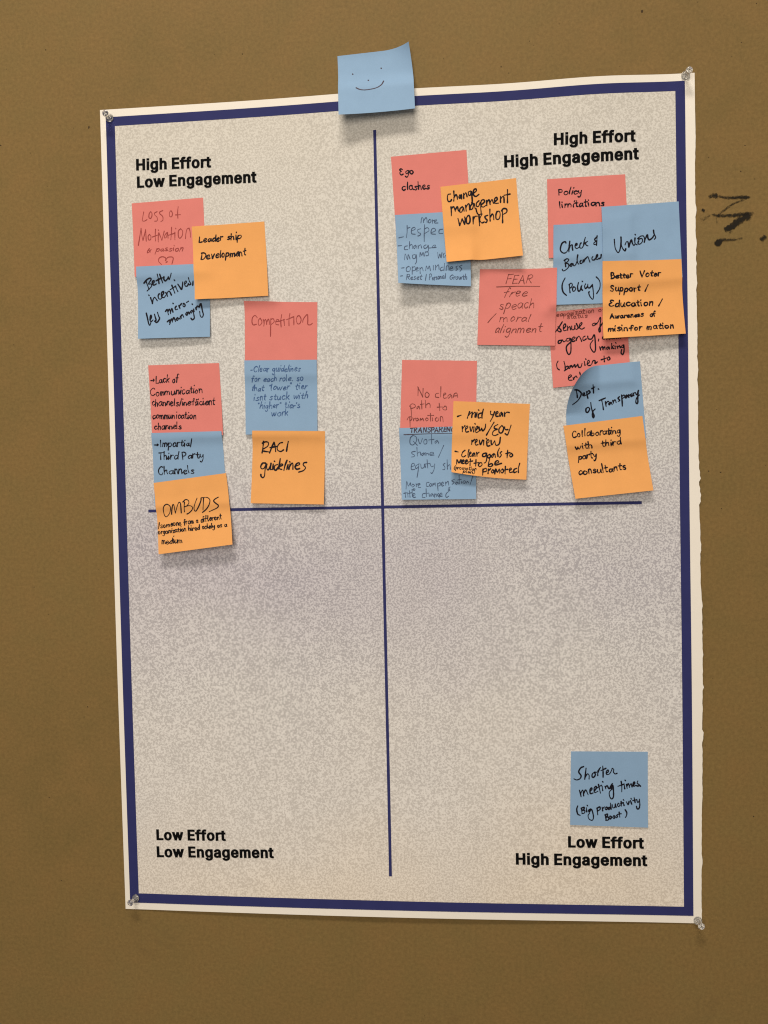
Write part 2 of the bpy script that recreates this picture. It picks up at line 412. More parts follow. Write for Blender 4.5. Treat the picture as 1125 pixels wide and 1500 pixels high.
# headings, heavy sans lettering drawn from outlines
INTER = '[{"H":[[[60,0],[60,509],[125,509],[125,289],[392,289],[392,509],[457,509],[457,0],[392,0],[392,232],[125,232],[125,0]]],"i":[[[53,0],[53,379],[114,379],[114,0]],[[84,443],[75,444],[67,446],[60,449],[54,455],[48,461],[44,468],[42,475],[41,483],[42,491],[44,499],[48,506],[54,512],[60,517],[67,521],[75,523],[84,524],[92,523],[100,521],[107,517],[114,512],[119,506],[123,499],[126,491],[126,483],[126,475],[123,468],[119,461],[114,455],[107,449],[100,446],[92,444]]],"g":[[[207,-151],[187,-150],[168,-148],[150,-144],[134,-140],[119,-134],[105,-127],[93,-119],[82,-110],[73,-101],[64,-91],[57,-80],[51,-69],[101,-41],[122,-66],[128,-72],[136,-78],[145,-83],[154,-88],[165,-92],[178,-95],[192,-97],[207,-97],[229,-96],[249,-92],[267,-85],[282,-75],[295,-62],[304,-47],[310,-28],[311,-6],[311,68],[306,68],[287,41],[280,34],[272,28],[263,21],[252,16],[241,11],[227,8],[212,5],[195,5],[173,6],[152,10],[132,17],[113,27],[95,39],[80,53],[67,71],[55,90],[46,112],[39,136],[35,163],[34,191],[35,220],[39,246],[46,271],[55,293],[66,314],[80,332],[95,347],[112,361],[131,371],[152,378],[173,383],[196,384],[213,384],[228,382],[242,378],[253,373],[264,367],[273,360],[281,353],[288,346],[308,319],[313,319],[313,379],[372,379],[372,-9],[371,-32],[367,-54],[360,-73],[350,-90],[338,-104],[324,-117],[308,-127],[291,-136],[271,-142],[251,-147],[229,-150]],[[205,59],[222,60],[237,63],[251,68],[264,75],[275,84],[285,95],[293,107],[300,121],[305,137],[309,154],[312,172],[312,193],[312,212],[309,231],[305,248],[300,264],[293,278],[285,291],[275,303],[264,312],[251,320],[237,325],[222,329],[205,330],[188,329],[172,325],[158,320],[145,312],[134,302],[124,290],[115,277],[109,262],[103,246],[99,229],[97,212],[96,193],[97,173],[99,155],[103,138],[109,123],[116,108],[124,96],[134,85],[145,76],[158,68],[172,63],[188,60]]],"h":[[[114,227],[114,0],[53,0],[53,509],[114,509],[114,287],[102,287],[112,312],[124,332],[137,349],[152,362],[169,372],[187,379],[207,383],[227,384],[246,383],[264,380],[280,376],[295,369],[309,360],[321,349],[332,336],[341,321],[348,304],[353,285],[356,264],[357,240],[357,0],[296,0],[296,235],[295,256],[290,275],[283,291],[273,304],[260,315],[246,323],[229,328],[210,329],[197,328],[184,326],[172,322],[161,317],[150,311],[141,303],[133,293],[126,283],[121,271],[117,257],[114,243]]],"E":[[[60,0],[60,509],[372,509],[372,452],[125,452],[125,286],[355,286],[355,229],[125,229],[125,57],[375,57],[375,0]]],"f":[[[228,379],[228,327],[6,327],[6,379]],[[81,0],[81,432],[82,447],[84,461],[89,474],[96,486],[104,496],[113,505],[124,513],[135,519],[148,524],[161,527],[174,529],[187,530],[222,527],[243,521],[227,468],[215,472],[195,474],[182,473],[171,470],[162,466],[154,460],[149,452],[145,443],[142,431],[142,419],[142,0]]],"o":[[[207,-8],[182,-7],[159,-2],[137,6],[117,16],[98,30],[82,46],[68,64],[56,85],[46,108],[40,133],[36,159],[34,187],[36,216],[40,243],[46,268],[56,291],[68,312],[82,330],[98,346],[117,360],[137,371],[159,378],[182,383],[207,384],[233,383],[256,378],[278,371],[299,360],[317,346],[333,330],[347,312],[359,291],[369,268],[376,243],[380,216],[381,187],[380,159],[376,133],[369,108],[359,85],[347,64],[333,46],[317,30],[299,16],[278,6],[256,-2],[233,-7]],[[207,46],[226,48],[242,51],[257,57],[270,66],[282,76],[292,89],[300,102],[307,117],[312,134],[316,151],[318,169],[319,187],[318,206],[316,224],[312,242],[307,258],[300,274],[292,287],[282,300],[270,310],[257,319],[242,325],[226,329],[207,330],[189,329],[173,325],[158,319],[145,310],[134,300],[124,287],[115,274],[108,258],[103,242],[99,224],[97,206],[96,187],[97,169],[99,151],[103,134],[108,117],[115,102],[124,89],[134,76],[145,66],[158,57],[173,51],[189,48]]],"r":[[[53,0],[53,379],[112,379],[112,321],[115,321],[122,335],[130,347],[140,358],[152,367],[166,375],[181,380],[196,384],[213,385],[229,384],[243,384],[243,322],[230,324],[207,326],[194,325],[182,323],[170,319],[159,315],[149,309],[140,301],[132,293],[126,284],[121,273],[117,262],[114,250],[114,237],[114,0]]],"t":[[[204,379],[204,327],[6,327],[6,379]],[[65,471],[126,471],[126,98],[127,86],[128,76],[132,68],[136,61],[142,56],[150,53],[159,51],[170,50],[185,51],[202,54],[213,2],[192,-3],[168,-4],[145,-3],[125,2],[107,10],[92,21],[80,35],[72,52],[67,71],[65,93]]],"L":[[[60,0],[60,509],[125,509],[125,57],[361,57],[361,0]]],"w":[[[138,0],[23,379],[87,379],[133,214],[154,137],[175,41],[165,41],[186,135],[206,214],[252,379],[316,379],[362,214],[382,136],[402,41],[391,41],[413,135],[434,214],[480,379],[545,379],[429,0],[368,0],[319,172],[305,225],[291,280],[277,338],[291,338],[277,280],[263,225],[248,172],[199,0]]],"n":[[[114,227],[114,0],[53,0],[53,379],[112,379],[112,287],[102,287],[112,312],[124,332],[137,349],[152,362],[169,372],[187,379],[207,383],[227,384],[246,383],[264,380],[280,376],[295,369],[309,360],[321,349],[332,336],[341,321],[348,304],[353,285],[356,264],[357,240],[357,0],[296,0],[296,235],[295,256],[290,275],[283,291],[273,304],[260,315],[246,323],[229,328],[210,329],[197,328],[184,326],[172,322],[161,317],[150,311],[141,303],[133,293],[126,283],[121,271],[117,257],[114,243]]],"a":[[[160,-9],[142,-8],[126,-5],[110,-1],[94,5],[80,12],[68,22],[57,32],[48,45],[40,58],[35,73],[31,90],[30,108],[31,123],[34,138],[38,150],[43,161],[50,171],[58,179],[67,187],[78,193],[89,199],[100,203],[112,207],[125,211],[178,220],[234,227],[244,228],[252,230],[259,232],[265,235],[270,238],[273,243],[275,248],[276,255],[276,257],[275,268],[273,279],[271,288],[267,297],[262,304],[256,311],[248,317],[240,322],[230,326],[220,329],[208,330],[196,331],[183,330],[171,329],[159,326],[149,322],[140,318],[132,313],[124,307],[118,301],[112,294],[107,288],[103,281],[100,274],[41,291],[48,308],[57,322],[67,335],[79,346],[91,355],[104,364],[118,370],[133,375],[148,379],[163,382],[179,384],[194,384],[239,379],[251,376],[263,372],[275,367],[286,360],[296,353],[306,343],[315,333],[322,320],[329,306],[333,290],[336,272],[337,251],[337,0],[277,0],[277,52],[272,52],[252,25],[244,18],[236,12],[226,6],[215,1],[203,-3],[190,-6],[176,-8]],[[170,45],[187,46],[202,49],[216,53],[228,59],[239,66],[248,74],[257,83],[263,93],[269,104],[272,115],[275,126],[276,138],[276,190],[259,182],[231,176],[200,171],[175,168],[134,159],[125,155],[117,150],[110,145],[103,139],[98,132],[95,124],[93,115],[92,105],[92,95],[94,87],[98,79],[102,72],[107,66],[114,61],[121,56],[130,52],[139,49],[149,47],[159,46]]],"m":[[[53,0],[53,379],[112,379],[112,295],[108,295],[112,310],[118,323],[125,335],[132,346],[141,355],[151,363],[161,370],[172,376],[183,380],[195,384],[207,386],[219,386],[239,385],[257,380],[273,372],[287,361],[299,347],[309,331],[316,314],[321,295],[312,295],[317,308],[322,321],[329,332],[337,343],[347,353],[357,361],[368,369],[381,375],[394,380],[407,383],[422,385],[437,386],[453,385],[468,383],[483,378],[497,372],[510,364],[522,354],[532,342],[541,328],[548,313],[553,296],[556,276],[557,255],[557,0],[496,0],[496,254],[494,273],[490,289],[483,302],[473,313],[460,321],[447,326],[433,329],[419,330],[406,330],[395,328],[384,324],[374,320],[365,314],[358,307],[351,299],[345,290],[341,280],[338,270],[336,259],[335,247],[335,0],[274,0],[274,260],[273,275],[269,288],[262,301],[253,311],[242,320],[229,326],[215,329],[199,330],[188,330],[178,328],[168,325],[158,320],[148,314],[140,307],[132,299],[126,289],[121,278],[117,266],[114,253],[114,238],[114,0]]],"e":[[[212,-8],[185,-7],[161,-2],[138,6],[117,16],[98,30],[82,46],[68,64],[56,85],[46,108],[40,132],[35,159],[34,187],[35,215],[39,242],[46,267],[55,290],[67,311],[81,329],[97,346],[115,359],[135,370],[157,378],[180,383],[205,384],[221,384],[236,382],[251,379],[266,374],[280,368],[294,361],[307,351],[319,341],[331,329],[341,315],[350,299],[357,282],[363,263],[368,242],[370,219],[371,194],[371,169],[75,169],[75,221],[338,221],[310,202],[309,220],[307,237],[303,254],[298,269],[291,282],[283,294],[273,305],[263,314],[250,321],[237,326],[222,329],[205,330],[189,329],[173,326],[159,321],[146,313],[135,304],[125,294],[116,282],[109,270],[103,256],[99,241],[97,226],[96,211],[96,178],[97,157],[100,139],[104,122],[110,106],[118,92],[128,80],[139,70],[151,61],[165,55],[179,50],[195,47],[212,46],[224,47],[234,48],[244,50],[254,53],[263,56],[271,61],[278,66],[285,73],[292,80],[297,88],[302,96],[306,105],[365,91],[360,77],[353,63],[345,51],[335,39],[324,29],[311,19],[298,11],[283,4],[266,-1],[249,-5],[231,-7]]]},{"High Effort":[0,516,683,1108,0,1706,2125,2379,2633,3047,3306],"Low Effort":[0,393,808,0,1563,1982,2235,2489,2904,3163],"High Engagement":[0,516,683,1108,0,1706,2125,2535,2959,3349,3774,4177,4788,5191,5601],"Low Engagement":[0,393,808,0,1563,1981,2391,2816,3205,3631,4034,4644,5048,5458]}]'
GLY, GX = json.loads(INTER)
GLY['i'][1] = [[53, 466], [53, 524], [114, 524], [114, 466]]
def heading(lines):
    vs_, fs_, zs_ = [], [], []
    for text, (x0, y0), (x1, y1) in lines:
        cu = bpy.data.curves.new('t', 'CURVE'); cu.dimensions = '2D'; cu.fill_mode = 'BOTH'; cu.offset = 0.0
        raw = []
        track = 0.0
        for ch, gx in zip(text, GX[text]):
            if ch != ' ':
                for c in GLY[ch]:
                    raw.append([((x + gx) / 1000 + track, y / 1000) for x, y in c])
            track += 0.046 if ch != ' ' else 0.0
        off = 0.041
        for c in raw:
            sp = cu.splines.new('POLY'); sp.points.add(len(c) - 1)
            for pt, (x, y) in zip(sp.points, c): pt.co = (x, y, 0, 1)
            sp.use_cyclic_u = True
        ob = bpy.data.objects.new('t', cu); COL.objects.link(ob)
        bpy.context.view_layer.update()
        me = bpy.data.meshes.new_from_object(ob.evaluated_get(bpy.context.evaluated_depsgraph_get()))
        bpy.data.objects.remove(ob)
        co = [tuple(v.co[:2]) for v in me.vertices]
        fl = [tuple(p.vertices) for p in me.polygons]
        lift = [0.0] * len(co)
        # heavy weight: a band along every outline, thinner on the horizontals
        k = 0
        for c in raw:
            for q in range(len(c)):
                p0 = np.array(c[q]); p1 = np.array(c[(q + 1) % len(c)])
                d = p1 - p0; ln = np.linalg.norm(d)
                if ln < 1e-6: continue
                d = d / ln; nn = np.array([-d[1], d[0]])
                an = np.array([1.0, 0.66])
                e = off * (0.95 if ln > 0.04 else 0.12)
                b = len(co)
                for pt in (p0 - d * e * an + nn * off * an, p0 - d * e * an - nn * off * an, p1 + d * e * an - nn * off * an, p1 + d * e * an + nn * off * an):
                    co.append(tuple(pt)); lift.append(0.00002 + 0.0000004 * (k % 120))
                fl.append((b, b + 1, b + 2, b + 3)); k += 1
        co = np.array(co)
        xa, xb = co[:, 0].min(), co[:, 0].max(); yb = -off * 0.66
        a = at(x0, y0, 0.002)[:2]; b = at(x1, y1, 0.002)[:2]
        ex = (b - a) / (xb - xa); ey = np.array([-ex[1], ex[0]]) * HSC
        base = len(vs_)
        vs_ += list(a + np.outer(co[:, 0] - xa, ex) + np.outer(co[:, 1] - yb, ey))
        zs_ += lift
        fs_ += [tuple(base + i for i in p) for p in fl]
    mesh_obj('heading', world_pts(lay(vs_, 0.00046) + np.c_[np.zeros((len(zs_), 2)), zs_]), fs_, BLACKPRINT, poster, shade=False)
SGN, HSC = 1, 1.04
heading([('High Effort', (199.2, 249.6), (309.4, 245.2)), ('Low Engagement', (200.6, 275.2), (376.2, 267.4))])
heading([('High Effort', (811.0, 213.6), (931.0, 208.0)), ('High Engagement', (738.6, 245.8), (936.0, 233.8))])
heading([('Low Effort', (229.4, 1230.6), (331.4, 1231.4)), ('Low Engagement', (230.0, 1255.6), (401.8, 1256.4))])
heading([('Low Effort', (832.0, 1241.0), (943.6, 1243.2)), ('High Engagement', (755.6, 1265.6), (948.6, 1269.0))])

# ------------------------------------------------------------------ sticky notes
NOTES = []
NG = 30
UU, VV = np.meshgrid(np.linspace(0, 1, NG + 1), np.linspace(0, 1, NG + 1))   # row = v (down), col = u
class Note:
    pass
def note_height(n, P):
    """height of an earlier note's paper under plane points P, fading off round its edge; -1 where it is not"""
    u, v = inv_bilinear(P, *n.C)
    d = np.maximum.reduce([-u, u - 1, -v, v - 1, np.zeros_like(u)]) * 0.075
    uu = np.clip(u, 0, 1); vv = np.clip(v, 0, 1)
    x = uu * NG; y = vv * NG
    i = np.minimum(x.astype(int), NG - 1); j = np.minimum(y.astype(int), NG - 1)
    fx, fy = x - i, y - j
    H = n.H
    h = H[j, i] * (1 - fx) * (1 - fy) + H[j, i + 1] * fx * (1 - fy) + H[j + 1, i] * (1 - fx) * fy + H[j + 1, i + 1] * fx * fy
    return h, 1 - smooth(d / 0.010)
def make_note(mat, label, corners, bl=2.0, br=2.0, mid=0.0, curls=(), roundc=None, start=0.22, pw=1.7, bow=0.0):
    n = Note()
    px = np.array(corners, float)
    lifts = np.array([0.0012, 0.0012, 0.0012 + 1.5 * br / 1000, 0.0012 + 1.5 * bl / 1000])
    n.C = [at(*p, l + 0.002)[:2] for p, l in zip(px, lifts)]
    a, b, c, d = n.C
    U, W = UU.copy(), VV.copy()
    if roundc:
        ru, rv, rh = roundc
        p = np.clip(1 - U / ru, 0, 1); q = np.clip(1 - W / rv, 0, 1)
        p2 = p * np.sqrt(1 - q * q / 2); q2 = q * np.sqrt(1 - p * p / 2)
        U = np.where((p > 0) & (q > 0), ru * (1 - p2), U); W = np.where((p > 0) & (q > 0), rv * (1 - q2), W)
    XY = (a + U[..., None] * (b - a) + W[..., None] * (d - a) + (U * W)[..., None] * (a - b + c - d))
    flat = XY.reshape(-1, 2)
    sup = poster_lift(flat)
    for o in NOTES:
        h, w = note_height(o, flat)
        sup = np.maximum(sup, sup + (h + 0.00030 - sup) * w * (h + 0.0003 > sup))
    H = sup.reshape(UU.shape) + 0.00050
    # paper is stiff: smooth the step where it bridges from one layer to the next
    base = H.copy()
    for _ in range(6):
        S = H.copy()
        S[1:-1, 1:-1] = (H[1:-1, 1:-1] * 2 + H[:-2, 1:-1] + H[2:, 1:-1] + H[1:-1, :-2] + H[1:-1, 2:]) / 6
        S[0, 1:-1] = (H[0, :-2] + H[0, 1:-1] + H[0, 2:]) / 3; S[-1, 1:-1] = (H[-1, :-2] + H[-1, 1:-1] + H[-1, 2:]) / 3
        S[1:-1, 0] = (H[:-2, 0] + H[1:-1, 0] + H[2:, 0]) / 3; S[1:-1, -1] = (H[:-2, -1] + H[1:-1, -1] + H[2:, -1]) / 3
        H = np.maximum(S, base)
    rise = np.clip((VV - start) / (1 - start), 0, 1) ** pw
    bl *= 1.5; br *= 1.5
    H = H + rise * ((1 - UU) * bl + UU * br + mid * 4 * UU * (1 - UU)) / 1000
    H = H + bow / 1000 * np.sin(math.pi * UU) * np.sin(math.pi * VV)
    if roundc:
        H = H + rh / 1000 * np.clip(1 - UU / ru, 0, 1) * np.clip(1 - VV / rv, 0, 1) + rh / 1000 * .25 * np.clip(1 - np.hypot(UU / ru, VV / rv), 0, 1)
    for (cu, cv, eu, ev, hh, dx, dy) in curls:
        p = np.clip(1 - np.abs(UU - cu) / eu, 0, 1); q = np.clip(1 - np.abs(VV - cv) / ev, 0, 1)
        w = (p ** 2.0) * (q ** 1.6)
        H = H + w * hh / 1000
        XY[..., 0] += w * dx / 1000; XY[..., 1] += w * dy / 1000
    n.H = H
    n.G = np.concatenate([XY, H[..., None]], -1)
    n.px = px
    top = world_pts(np.array([[*(n.C[0] + n.C[1]) / 2, float(H[0].mean())]]))[0]
    n.root = thing('sticky_note', tuple(top), label, 'sticky note', 'sticky notes on the poster')
    sheet_mesh('note_paper', n.G, 0.00014, mat, n.root)
    NOTES.append(n)
    return n
def surf(n, u, v):
    x = np.clip(u, -0.02, 1.02) * NG; y = np.clip(v, -0.02, 1.02) * NG
    i = np.clip(x.astype(int), 0, NG - 1); j = np.clip(y.astype(int), 0, NG - 1)
    fx, fy = (x - i)[:, None], (y - j)[:, None]
    G = n.G
    return G[j, i] * (1 - fx) * (1 - fy) + G[j, i + 1] * fx * (1 - fy) + G[j + 1, i] * (1 - fx) * fy + G[j + 1, i + 1] * fx * fy
def ink_pos(n, Q, eps):
    """points on note n's paper seen at photo positions Q"""
    Q = np.asarray(Q, float)
    u, v = inv_bilinear(Q, *n.px)
    u = np.clip(u, -0.01, 1.01); v = np.clip(v, -0.01, 1.01)
    e = 1e-3
    for _ in range(4):
        f = project(surf(n, u, v)) - Q
        fu = (project(surf(n, u + e, v)) - f - Q) / e
        fv = (project(surf(n, u, v + e)) - f - Q) / e
        det = fu[:, 0] * fv[:, 1] - fu[:, 1] * fv[:, 0]
        det = np.where(np.abs(det) < 1, 1, det)
        du = (f[:, 0] * fv[:, 1] - f[:, 1] * fv[:, 0]) / det
        dv = (fu[:, 0] * f[:, 1] - fu[:, 1] * f[:, 0]) / det
        u = np.clip(u - np.clip(du, -.1, .1), 0.0, 1.0); v = np.clip(v - np.clip(dv, -.1, .1), 0.0, 1.0)
    P = surf(n, u, v)
    d = CP - P
    P = P + eps[:, None] * np.array([0, 0, 1.0])
    return P

# ---- single-stroke hand lettering (x-height 10, baseline 0)
HAND = {
 'a': (9.5, '8,8.6 5,10 2,8 1,4 2.6,0.6 5.2,0.9 7.4,4 8.2,9|8.2,9.4 8,3 9.6,0.4'),
 'b': (9, '1.2,19 0.9,10 0.8,0.6|0.8,5 3.6,9.4 6.8,8.6 8,4.8 5.8,0.6 2.6,-0.2 0.8,2'),
 'c': (8.6, '7.8,8.4 5,10 1.8,7.6 1,3.6 3.4,0.1 6,0.5 8.2,2.2'),
 'd': (9.6, '8,8 5,9.8 1.8,7.2 1,3 3.4,0 6.4,2 8.2,7|8.6,19 8.2,8 8.8,0'),
 'e': (9, '1.4,4.8 5,5.4 7.8,7.4 6.4,9.8 3.8,9.6 1.4,6.4 1.6,2.4 4.4,0 8.4,2'),
 'f': (7.6, '8.4,17 6.6,19 4.6,17 3.8,8 3.4,-1|0.4,9.4 7.4,10.4'),
 'g': (9.4, '8,8.6 5,10 1.6,7.4 1.4,3.4 4,1.2 6.8,3.6 8.2,8.6|8.3,9.6 8.2,0 6.8,-7 4,-9 1.4,-6.4'),
 'h': (9, '1.2,19 1,9 1,0|1,5 3.4,9.2 6.4,9 7.2,5 7.6,0'),
 'i': (3.8, '1.6,10 1.4,4 1.8,0|2.2,16 2.6,17.6'),
 'j': (5, '3.8,10 3.8,-3 2.4,-7.6 -0.6,-7|4,16 4.4,17.4'),
 'k': (8.6, '1.2,19 1,8 1,0|7.2,10 4,6.6 1.3,4.8|2.8,5.8 5,3 7.6,0'),
 'l': (3.8, '1.6,19 1.2,8 1.8,0.2'),
 'm': (13, '1,10 1,0|1,5.4 3,9.4 5,9.3 5.9,6 5.9,0|5.9,5.4 8,9.4 10.2,9.3 11,6 11.4,0'),
 'n': (9, '1,10 1,0|1,5.2 3.4,9.4 6.2,9.3 7.2,6 7.6,0'),
 'o': (9.4, '5.4,10 2,8.4 1,4 3.4,0.2 6.8,1.2 8.2,5.4 6.8,9 4.4,10'),
 'p': (9, '1,10 0.9,0 0.7,-8.6|0.9,6 3.4,9.8 6.8,9 8,5.2 5.6,0.9 1.6,1'),
 'q': (9.4, '8,8.6 5,10 1.6,7.4 1.4,3.4 4,0.6 6.8,3.6 8.2,8.6|8.3,9.6 8,0 8.2,-8 9.6,-6.6'),
 'r': (7, '1,10 1.2,5 1,0|1.2,5.2 3,8.8 5.2,9.9 7,9'),
 's': (8, '7,8.9 4.6,10 2,8.4 3,6 6,4.2 6.8,1.8 4.2,0 1,1.2'),
 't': (7, '3.6,16.5 3.2,7 3.5,1.2 6.2,0.5|0.3,10.6 6.9,11.2'),
 'u': (9.6, '1,10 1.1,3.6 3.5,0.2 6.4,2.6 7.6,8|7.8,10 7.7,3 9.2,0.3'),
 'v': (8, '0.6,10 2.2,4.6 3.9,0.2 5.8,5.4 7.6,10.3'),
 'w': (12.4, '0.6,10 1.6,4 3.2,0.3 4.8,4 6.1,8.6 7,4 8.6,0.3 10.4,5 11.8,10.3'),
 'x': (8, '0.6,10 7,0|7.2,10 0.4,0'),
 'y': (9, '1,10 1.3,5.6 3.8,3.2 6.8,5.4 8,10|8,10 7.2,0 5.2,-7.2 2.2,-8.6 0.4,-6.2'),
 'z': (8.2, '0.8,9.6 4,9.7 7.2,9.8|7.2,9.8 4,5 0.8,0.4|0.8,0.4 4,0.3 7.8,0.6'),
 'A': (14, '0.6,0 3.5,9 6.6,18|6.6,18 9.6,9 12.4,0|2.4,6.6 10.6,7'),
 'B': (12, '1.4,18 1.2,9 1,0|0.6,17.4 5,18.6 9.4,16.4 7.6,11.4 2,9.6|2,9.6 8.4,9.6 10.6,5.6 7.4,0.8 0.4,0.2'),
 'C': (13, '11.6,15.4 8.6,18 4.4,16 1.2,10 2.2,3 6,0 10,1 12.2,3.4'),
 'D': (13.4, '1.8,17.6 1.6,9 1.2,0.4|0.2,17 5,18 10.4,15 12,9 9,2.4 4,-0.2 0.6,0.6'),
 'E': (10.4, '1.4,18 1.1,9 1.2,0.2|1.2,18 5,17.8 9.4,18|1.2,9.4 7.8,9.6|1.1,0.2 5,0 9.6,0.4'),
 'F': (10, '1.6,18 1.2,9 0.8,0|1.4,17.8 5,17.9 9.8,18.4|1.3,9.6 8,10'),
 'G': (13.4, '11.6,15.4 8.6,18 4.4,16 1.2,9.6 2.4,2.6 6.4,0 10.4,2.4 11.8,7.6|8,7.4 12.8,7.6'),
 'H': (12.4, '1.2,18 1,0|10.8,18 10.8,0|1,9.4 10.8,9.6'),
 'I': (4.6, '2,18 2,9 2,0'),
 'J': (9, '7,18 7,4 4.4,0 1,2.6'),
 'K': (11.4, '1.2,18 1,0|9.8,18 1.3,8|3.4,9.8 10.4,0'),
 'L': (10, '1.8,18 1.4,9 1,0.6|1,0.6 5,0.2 9.4,0.8'),
 'M': (15, '0.8,0 1.8,9 2.6,17.6|2.6,17.6 5,9 7.4,3|7.4,3 9.8,10 12.2,17.8|12.2,17.8 13,9 13.8,0'),
 'N': (13, '1.4,0 1.5,9 1.8,17.6|1.8,17.6 6,9 10.6,0.6|10.6,0.6 11,9 11.4,18.2'),
 'O': (13.6, '7.4,18 3,15.8 1,9.4 3.2,1.6 7.6,0.2 11.6,5 12.4,11.4 10,16.6 6.4,17.8'),
 'P': (11, '1.6,18 1.2,9 1,0|0.8,17.4 5.4,18.4 9.8,15.6 8.6,10.6 4,8.4 1.4,8.8'),
 'Q': (14, '7.4,18 3,15.8 1,9.4 3.2,1.6 7.6,0.2 11.6,5 12.4,11.4 10,16.6 6.4,17.8|8,4.4 10,1.6 13.6,-1.4'),
 'R': (11.8, '1.6,18 1.2,9 1,0|0.8,17.2 5.4,18.4 9.4,15.6 8.2,10.8 1.8,9|4,9.2 7,4.6 10.6,0'),
 'S': (11.4, '10,15.6 7,18 3,16 3.4,11.4 7.8,8.4 9.2,4 6,0.2 1.2,1.8'),
 'T': (11.4, '6,17.6 5.8,9 5.6,0|0.6,17.4 6,17.6 11,18.2'),
 'U': (12.6, '1.2,18 1.1,6 3.4,0.6 7.2,1 10,6 11,17.8'),
 'V': (12, '0.8,18 3,9 5.6,0.3|5.6,0.3 8.4,9 11.2,18.2'),
 'W': (17, '0.8,18 2.6,9 4.4,0.4|4.4,0.4 6.6,8 8.4,14|8.4,14 10.4,7 12,0.4|12,0.4 14,9 16,18.2'),
 'Y': (11.4, '0.8,18 3,12 5.6,9|10.6,18 7,10 4.6,0'),
 ',': (4, '2.2,1.2 2,-1 0.8,-3.4'), '.': (4, '1.6,0.2 2.2,0.8'), '-': (8, '1,6 6.6,6.8'),
 '/': (8, '6.8,18.5 4,8 1,-2.5'), '(': (6, '5,20 2,13 1.6,5 4.2,-3'), ')': (6, '1,20 4.2,13 4.4,5 1,-3'),
 '"': (5.4, '1.4,18.5 1.2,15.4|3.8,18.6 3.6,15.6'), "'": (3, '1.6,18.5 1.2,15.4'),
 '&': (12, '10.6,0.4 6,6 3,12 3.6,16.4 6.6,16.6 7,13 2.6,7.4 1,3.6 3.6,0 7,1.4 10.4,7'),
 '>': (15, '0.6,5.6 6,5.8 12,6|8.8,9 12,6 9,3'), ' ': (7, ''),
}
# letters of other hands
HAND['~e'] = (11, '8.6,16 5,18 2.4,15 5.4,10.6|5.4,10.6 1.6,8 1.4,3 5,0 9.4,2')              # rounded capital E
HAND['~p'] = (9, '1,10 0.9,0 0.4,-12|0.9,6 3.4,9.8 6.8,9 8,5.2 5.6,0.9 1.6,1')                # long tailed p
HAND['~g'] = (9.4, '8,8.6 5,10 1.6,7.4 1.4,3.4 4,1.2 6.8,3.6 8.2,8.6|8.3,9.6 8.4,-4 6.8,-13 3.6,-14 1.6,-10 4,-4.5')   # looped g
HAND['~y'] = (9, '1,10 1.3,5.6 3.8,3.2 6.8,5.4 8,10|8,10 8,-4 6.6,-12 3.6,-13 2.2,-9 5,-3.5 9,1')                      # looped y
HAND['~f'] = (9, '3,4 6.4,12 6.6,19 4.8,19.6 4,14 4.2,0 4.6,-9 3,-10.5 2.6,-6 4.6,0 8.6,4')   # looped f
HAND['~n'] = (11, '1,10 1,0|1,5.2 3.4,9.4 6.2,9.3 7.2,4 8,0.6 10.6,0.6 11.4,3')               # n with a flick
HAND['~s'] = (8.4, '1,0.8 4,6 5.6,10.4|5.6,10.4 6.8,5 6.4,1 3,0 1.2,2.4')                     # cursive s
HAND['~r'] = (9, '0.8,3 2.4,9.6 4,8 6.4,8.4 6,3 8.4,0.6')                                     # cursive r
HAND['~l'] = (6, '0.6,3 4,12 4.2,18.4 2.6,18 2,9 2.6,1 5.4,1.2')                              # looped l
def catmull(P, k):
    P = np.asarray(P, float)
    if len(P) == 2: P = np.array([P[0], (P[0] + P[1]) / 2, P[1]])
    E = np.vstack([2 * P[0] - P[1], P, 2 * P[-1] - P[-2]])
    out = []
    for i in range(1, len(E) - 2):
        a, b, c, d = E[i - 1:i + 3]
        for q in range(k):
            t = q / k
            out.append(0.5 * (2 * b + (c - a) * t + (2 * a - 5 * b + 4 * c - d) * t * t + (3 * b - a - 3 * c + d) * t ** 3))
    out.append(E[-2])
    return np.array(out)
def tokens(text):
    k = 0
    while k < len(text):
        if text[k] == '~': yield text[k:k + 2]; k += 2
        else: yield text[k]; k += 1
